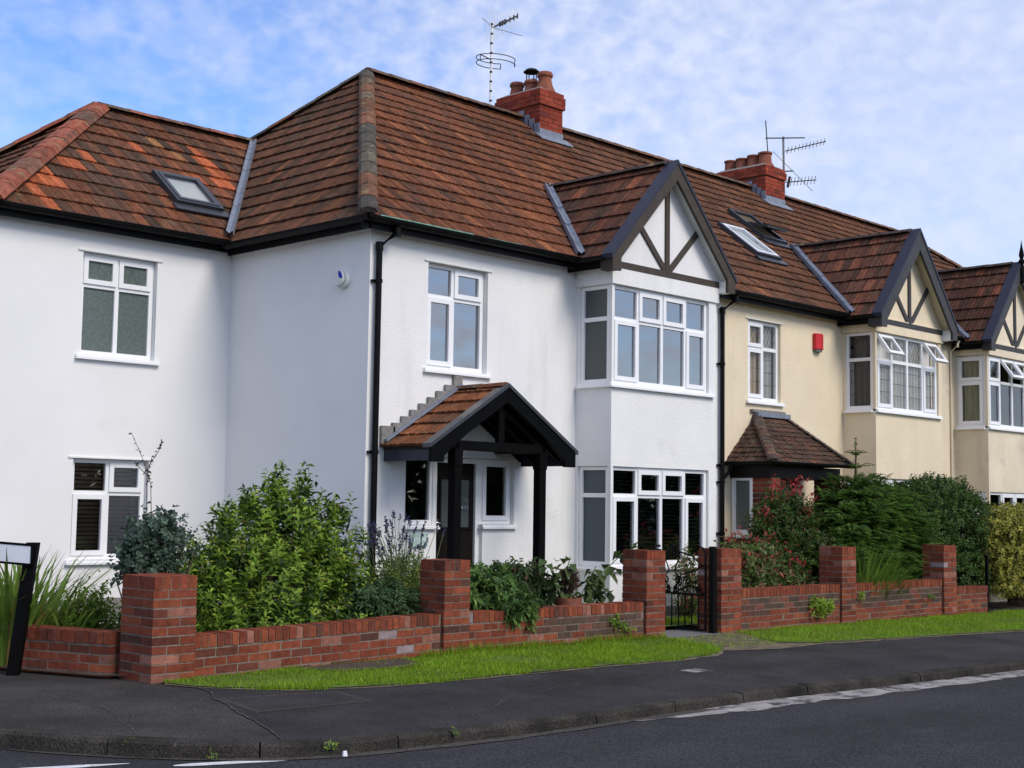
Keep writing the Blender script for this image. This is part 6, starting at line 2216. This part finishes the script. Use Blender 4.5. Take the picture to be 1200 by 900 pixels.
# ================================================================ SKY, SUN, CAMERA
SUN_EL, SUN_AZ = 42, 176       # azimuth clockwise from +Y: sun behind the camera to the right
W = bpy.data.worlds.new('World')
SC.world = W
W.use_nodes = True
t = W.node_tree
t.nodes.clear()
out = nn(t, 'ShaderNodeOutputWorld')
bg = nn(t, 'ShaderNodeBackground')
bg.inputs['Strength'].default_value = .148
sky = nn(t, 'ShaderNodeTexSky', sky_type='NISHITA')
sky.sun_disc = False
sky.sun_elevation = math.radians(SUN_EL)
sky.sun_rotation = math.radians(SUN_AZ)
sky.air_density = 1.0
sky.dust_density = .3
sky.ozone_density = 4.0
tc = nn(t, 'ShaderNodeTexCoord')
def wnoise(scale, detail, rough, zs_=1.0, off=0):
    mp = nn(t, 'ShaderNodeMapping')
    mp.inputs['Scale'].default_value = (1, 1, zs_)
    mp.inputs['Location'].default_value = (off, off * .7, 0)
    t.links.new(tc.outputs['Generated'], mp.inputs[0])
    n = nn(t, 'ShaderNodeTexNoise')
    n.inputs['Scale'].default_value = scale
    n.inputs['Detail'].default_value = detail
    n.inputs['Roughness'].default_value = rough
    n.inputs['Distortion'].default_value = .25
    t.links.new(mp.outputs[0], n.inputs[0])
    return n.outputs[0]
def math_(op, a, b):
    m_ = nn(t, 'ShaderNodeMath', operation=op, use_clamp=False)
    for i_, v in enumerate((a, b)):
        if hasattr(v, 'is_output'):
            t.links.new(v, m_.inputs[i_])
        else:
            m_.inputs[i_].default_value = v
    return m_.outputs[0]
cells = ramp(t, wnoise(52, 2, .5, 1.5, 3), .32, .70)
streak = ramp(t, wnoise(11, 3, .55, 2.2, 1.3), .30, .70)
# one clear patch low in the west-north-west, its edge broken up by noise
dt = nn(t, 'ShaderNodeVectorMath', operation='DOT_PRODUCT')
t.links.new(tc.outputs['Generated'], dt.inputs[0])
dt.inputs[1].default_value = (.449, .862, .236)
edge = math_('ADD', dt.outputs['Value'], math_('MULTIPLY', math_('SUBTRACT', wnoise(7, 4, .6, 2.5, .4), .5), -.075))
clear = ramp(t, edge, .955, 1.045)
cover = math_('MULTIPLY', math_('SUBTRACT', 1.0, clear), math_('ADD', math_('MULTIPLY', streak, .16), .66))
# the veil thickens towards the right of the street
d2 = nn(t, 'ShaderNodeVectorMath', operation='DOT_PRODUCT')
t.links.new(tc.outputs['Generated'], d2.inputs[0])
d2.inputs[1].default_value = (.90, .36, .23)
thick = ramp(t, d2.outputs['Value'], .90, 1.0)
cover = math_('ADD', cover, math_('MULTIPLY', thick, .32))
dapple = math_('MULTIPLY', cells, math_('MULTIPLY', cover, math_('SUBTRACT', .62, math_('MULTIPLY', thick, .46))))
veil = math_('ADD', math_('MULTIPLY', cover, .80), math_('SUBTRACT', dapple, .19))
mx_ = nn(t, 'ShaderNodeClamp')
t.links.new(veil, mx_.inputs[0])
hs = nn(t, 'ShaderNodeHueSaturation')
hs.inputs['Saturation'].default_value = 1.2
hs.inputs['Value'].default_value = 1.12
hs.inputs['Hue'].default_value = .512
t.links.new(sky.outputs[0], hs.inputs['Color'])
cl = mixc(t, 'MIX', mx_.outputs[0], hs.outputs[0], (4.05, 4.35, 5.3))
t.links.new(cl, bg.inputs[0])
t.links.new(bg.outputs[0], out.inputs[0])

sl = bpy.data.lights.new('sun', 'SUN')
sl.energy = 1.95
sl.angle = math.radians(27)
sl.color = (1, .91, .79)
so = bpy.data.objects.new('sun', sl)
COL.objects.link(so)
az, el = math.radians(SUN_AZ), math.radians(SUN_EL)
sv = Vector((math.sin(az) * math.cos(el), math.cos(az) * math.cos(el), math.sin(el)))
so.rotation_euler = (-sv).to_track_quat('-Z', 'Y').to_euler()
so.location = sv * 40

cam = bpy.data.cameras.new('camera')
cam.sensor_width = 36
cam.lens = 36 * 1614.7 / 1200
cam.clip_end = 2000
cam.clip_start = .05
co = bpy.data.objects.new('camera', cam)
COL.objects.link(co)
yaw, pit, rol = (math.radians(v) for v in (45.8276, 4.9326, .8412))
rt = Vector((math.cos(yaw), -math.sin(yaw), 0))
fw = Vector((math.sin(yaw) * math.cos(pit), math.cos(yaw) * math.cos(pit), math.sin(pit)))
upv = rt.cross(fw)
r2 = rt * math.cos(rol) + upv * math.sin(rol)
u2 = -rt * math.sin(rol) + upv * math.cos(rol)
co.matrix_world = Matrix((( r2.x, u2.x, -fw.x, 0), (r2.y, u2.y, -fw.y, 0), (r2.z, u2.z, -fw.z, 0), (0, 0, 0, 1)))
SC.camera = co

# the site was measured from the eye; set it down so that the pavement is near z = 0
for o in SC.objects:
    if o.parent is None:
        o.location.z += 1.56

SC.view_settings.view_transform = 'Standard'
SC.view_settings.look = 'None'
SC.view_settings.exposure = .38
SC.view_settings.gamma = 1
SC.view_settings.use_curve_mapping = False
SC.render.engine = 'CYCLES'
SC.cycles.max_bounces = 8
SC.cycles.transparent_max_bounces = 16
SC.cycles.use_denoising = True
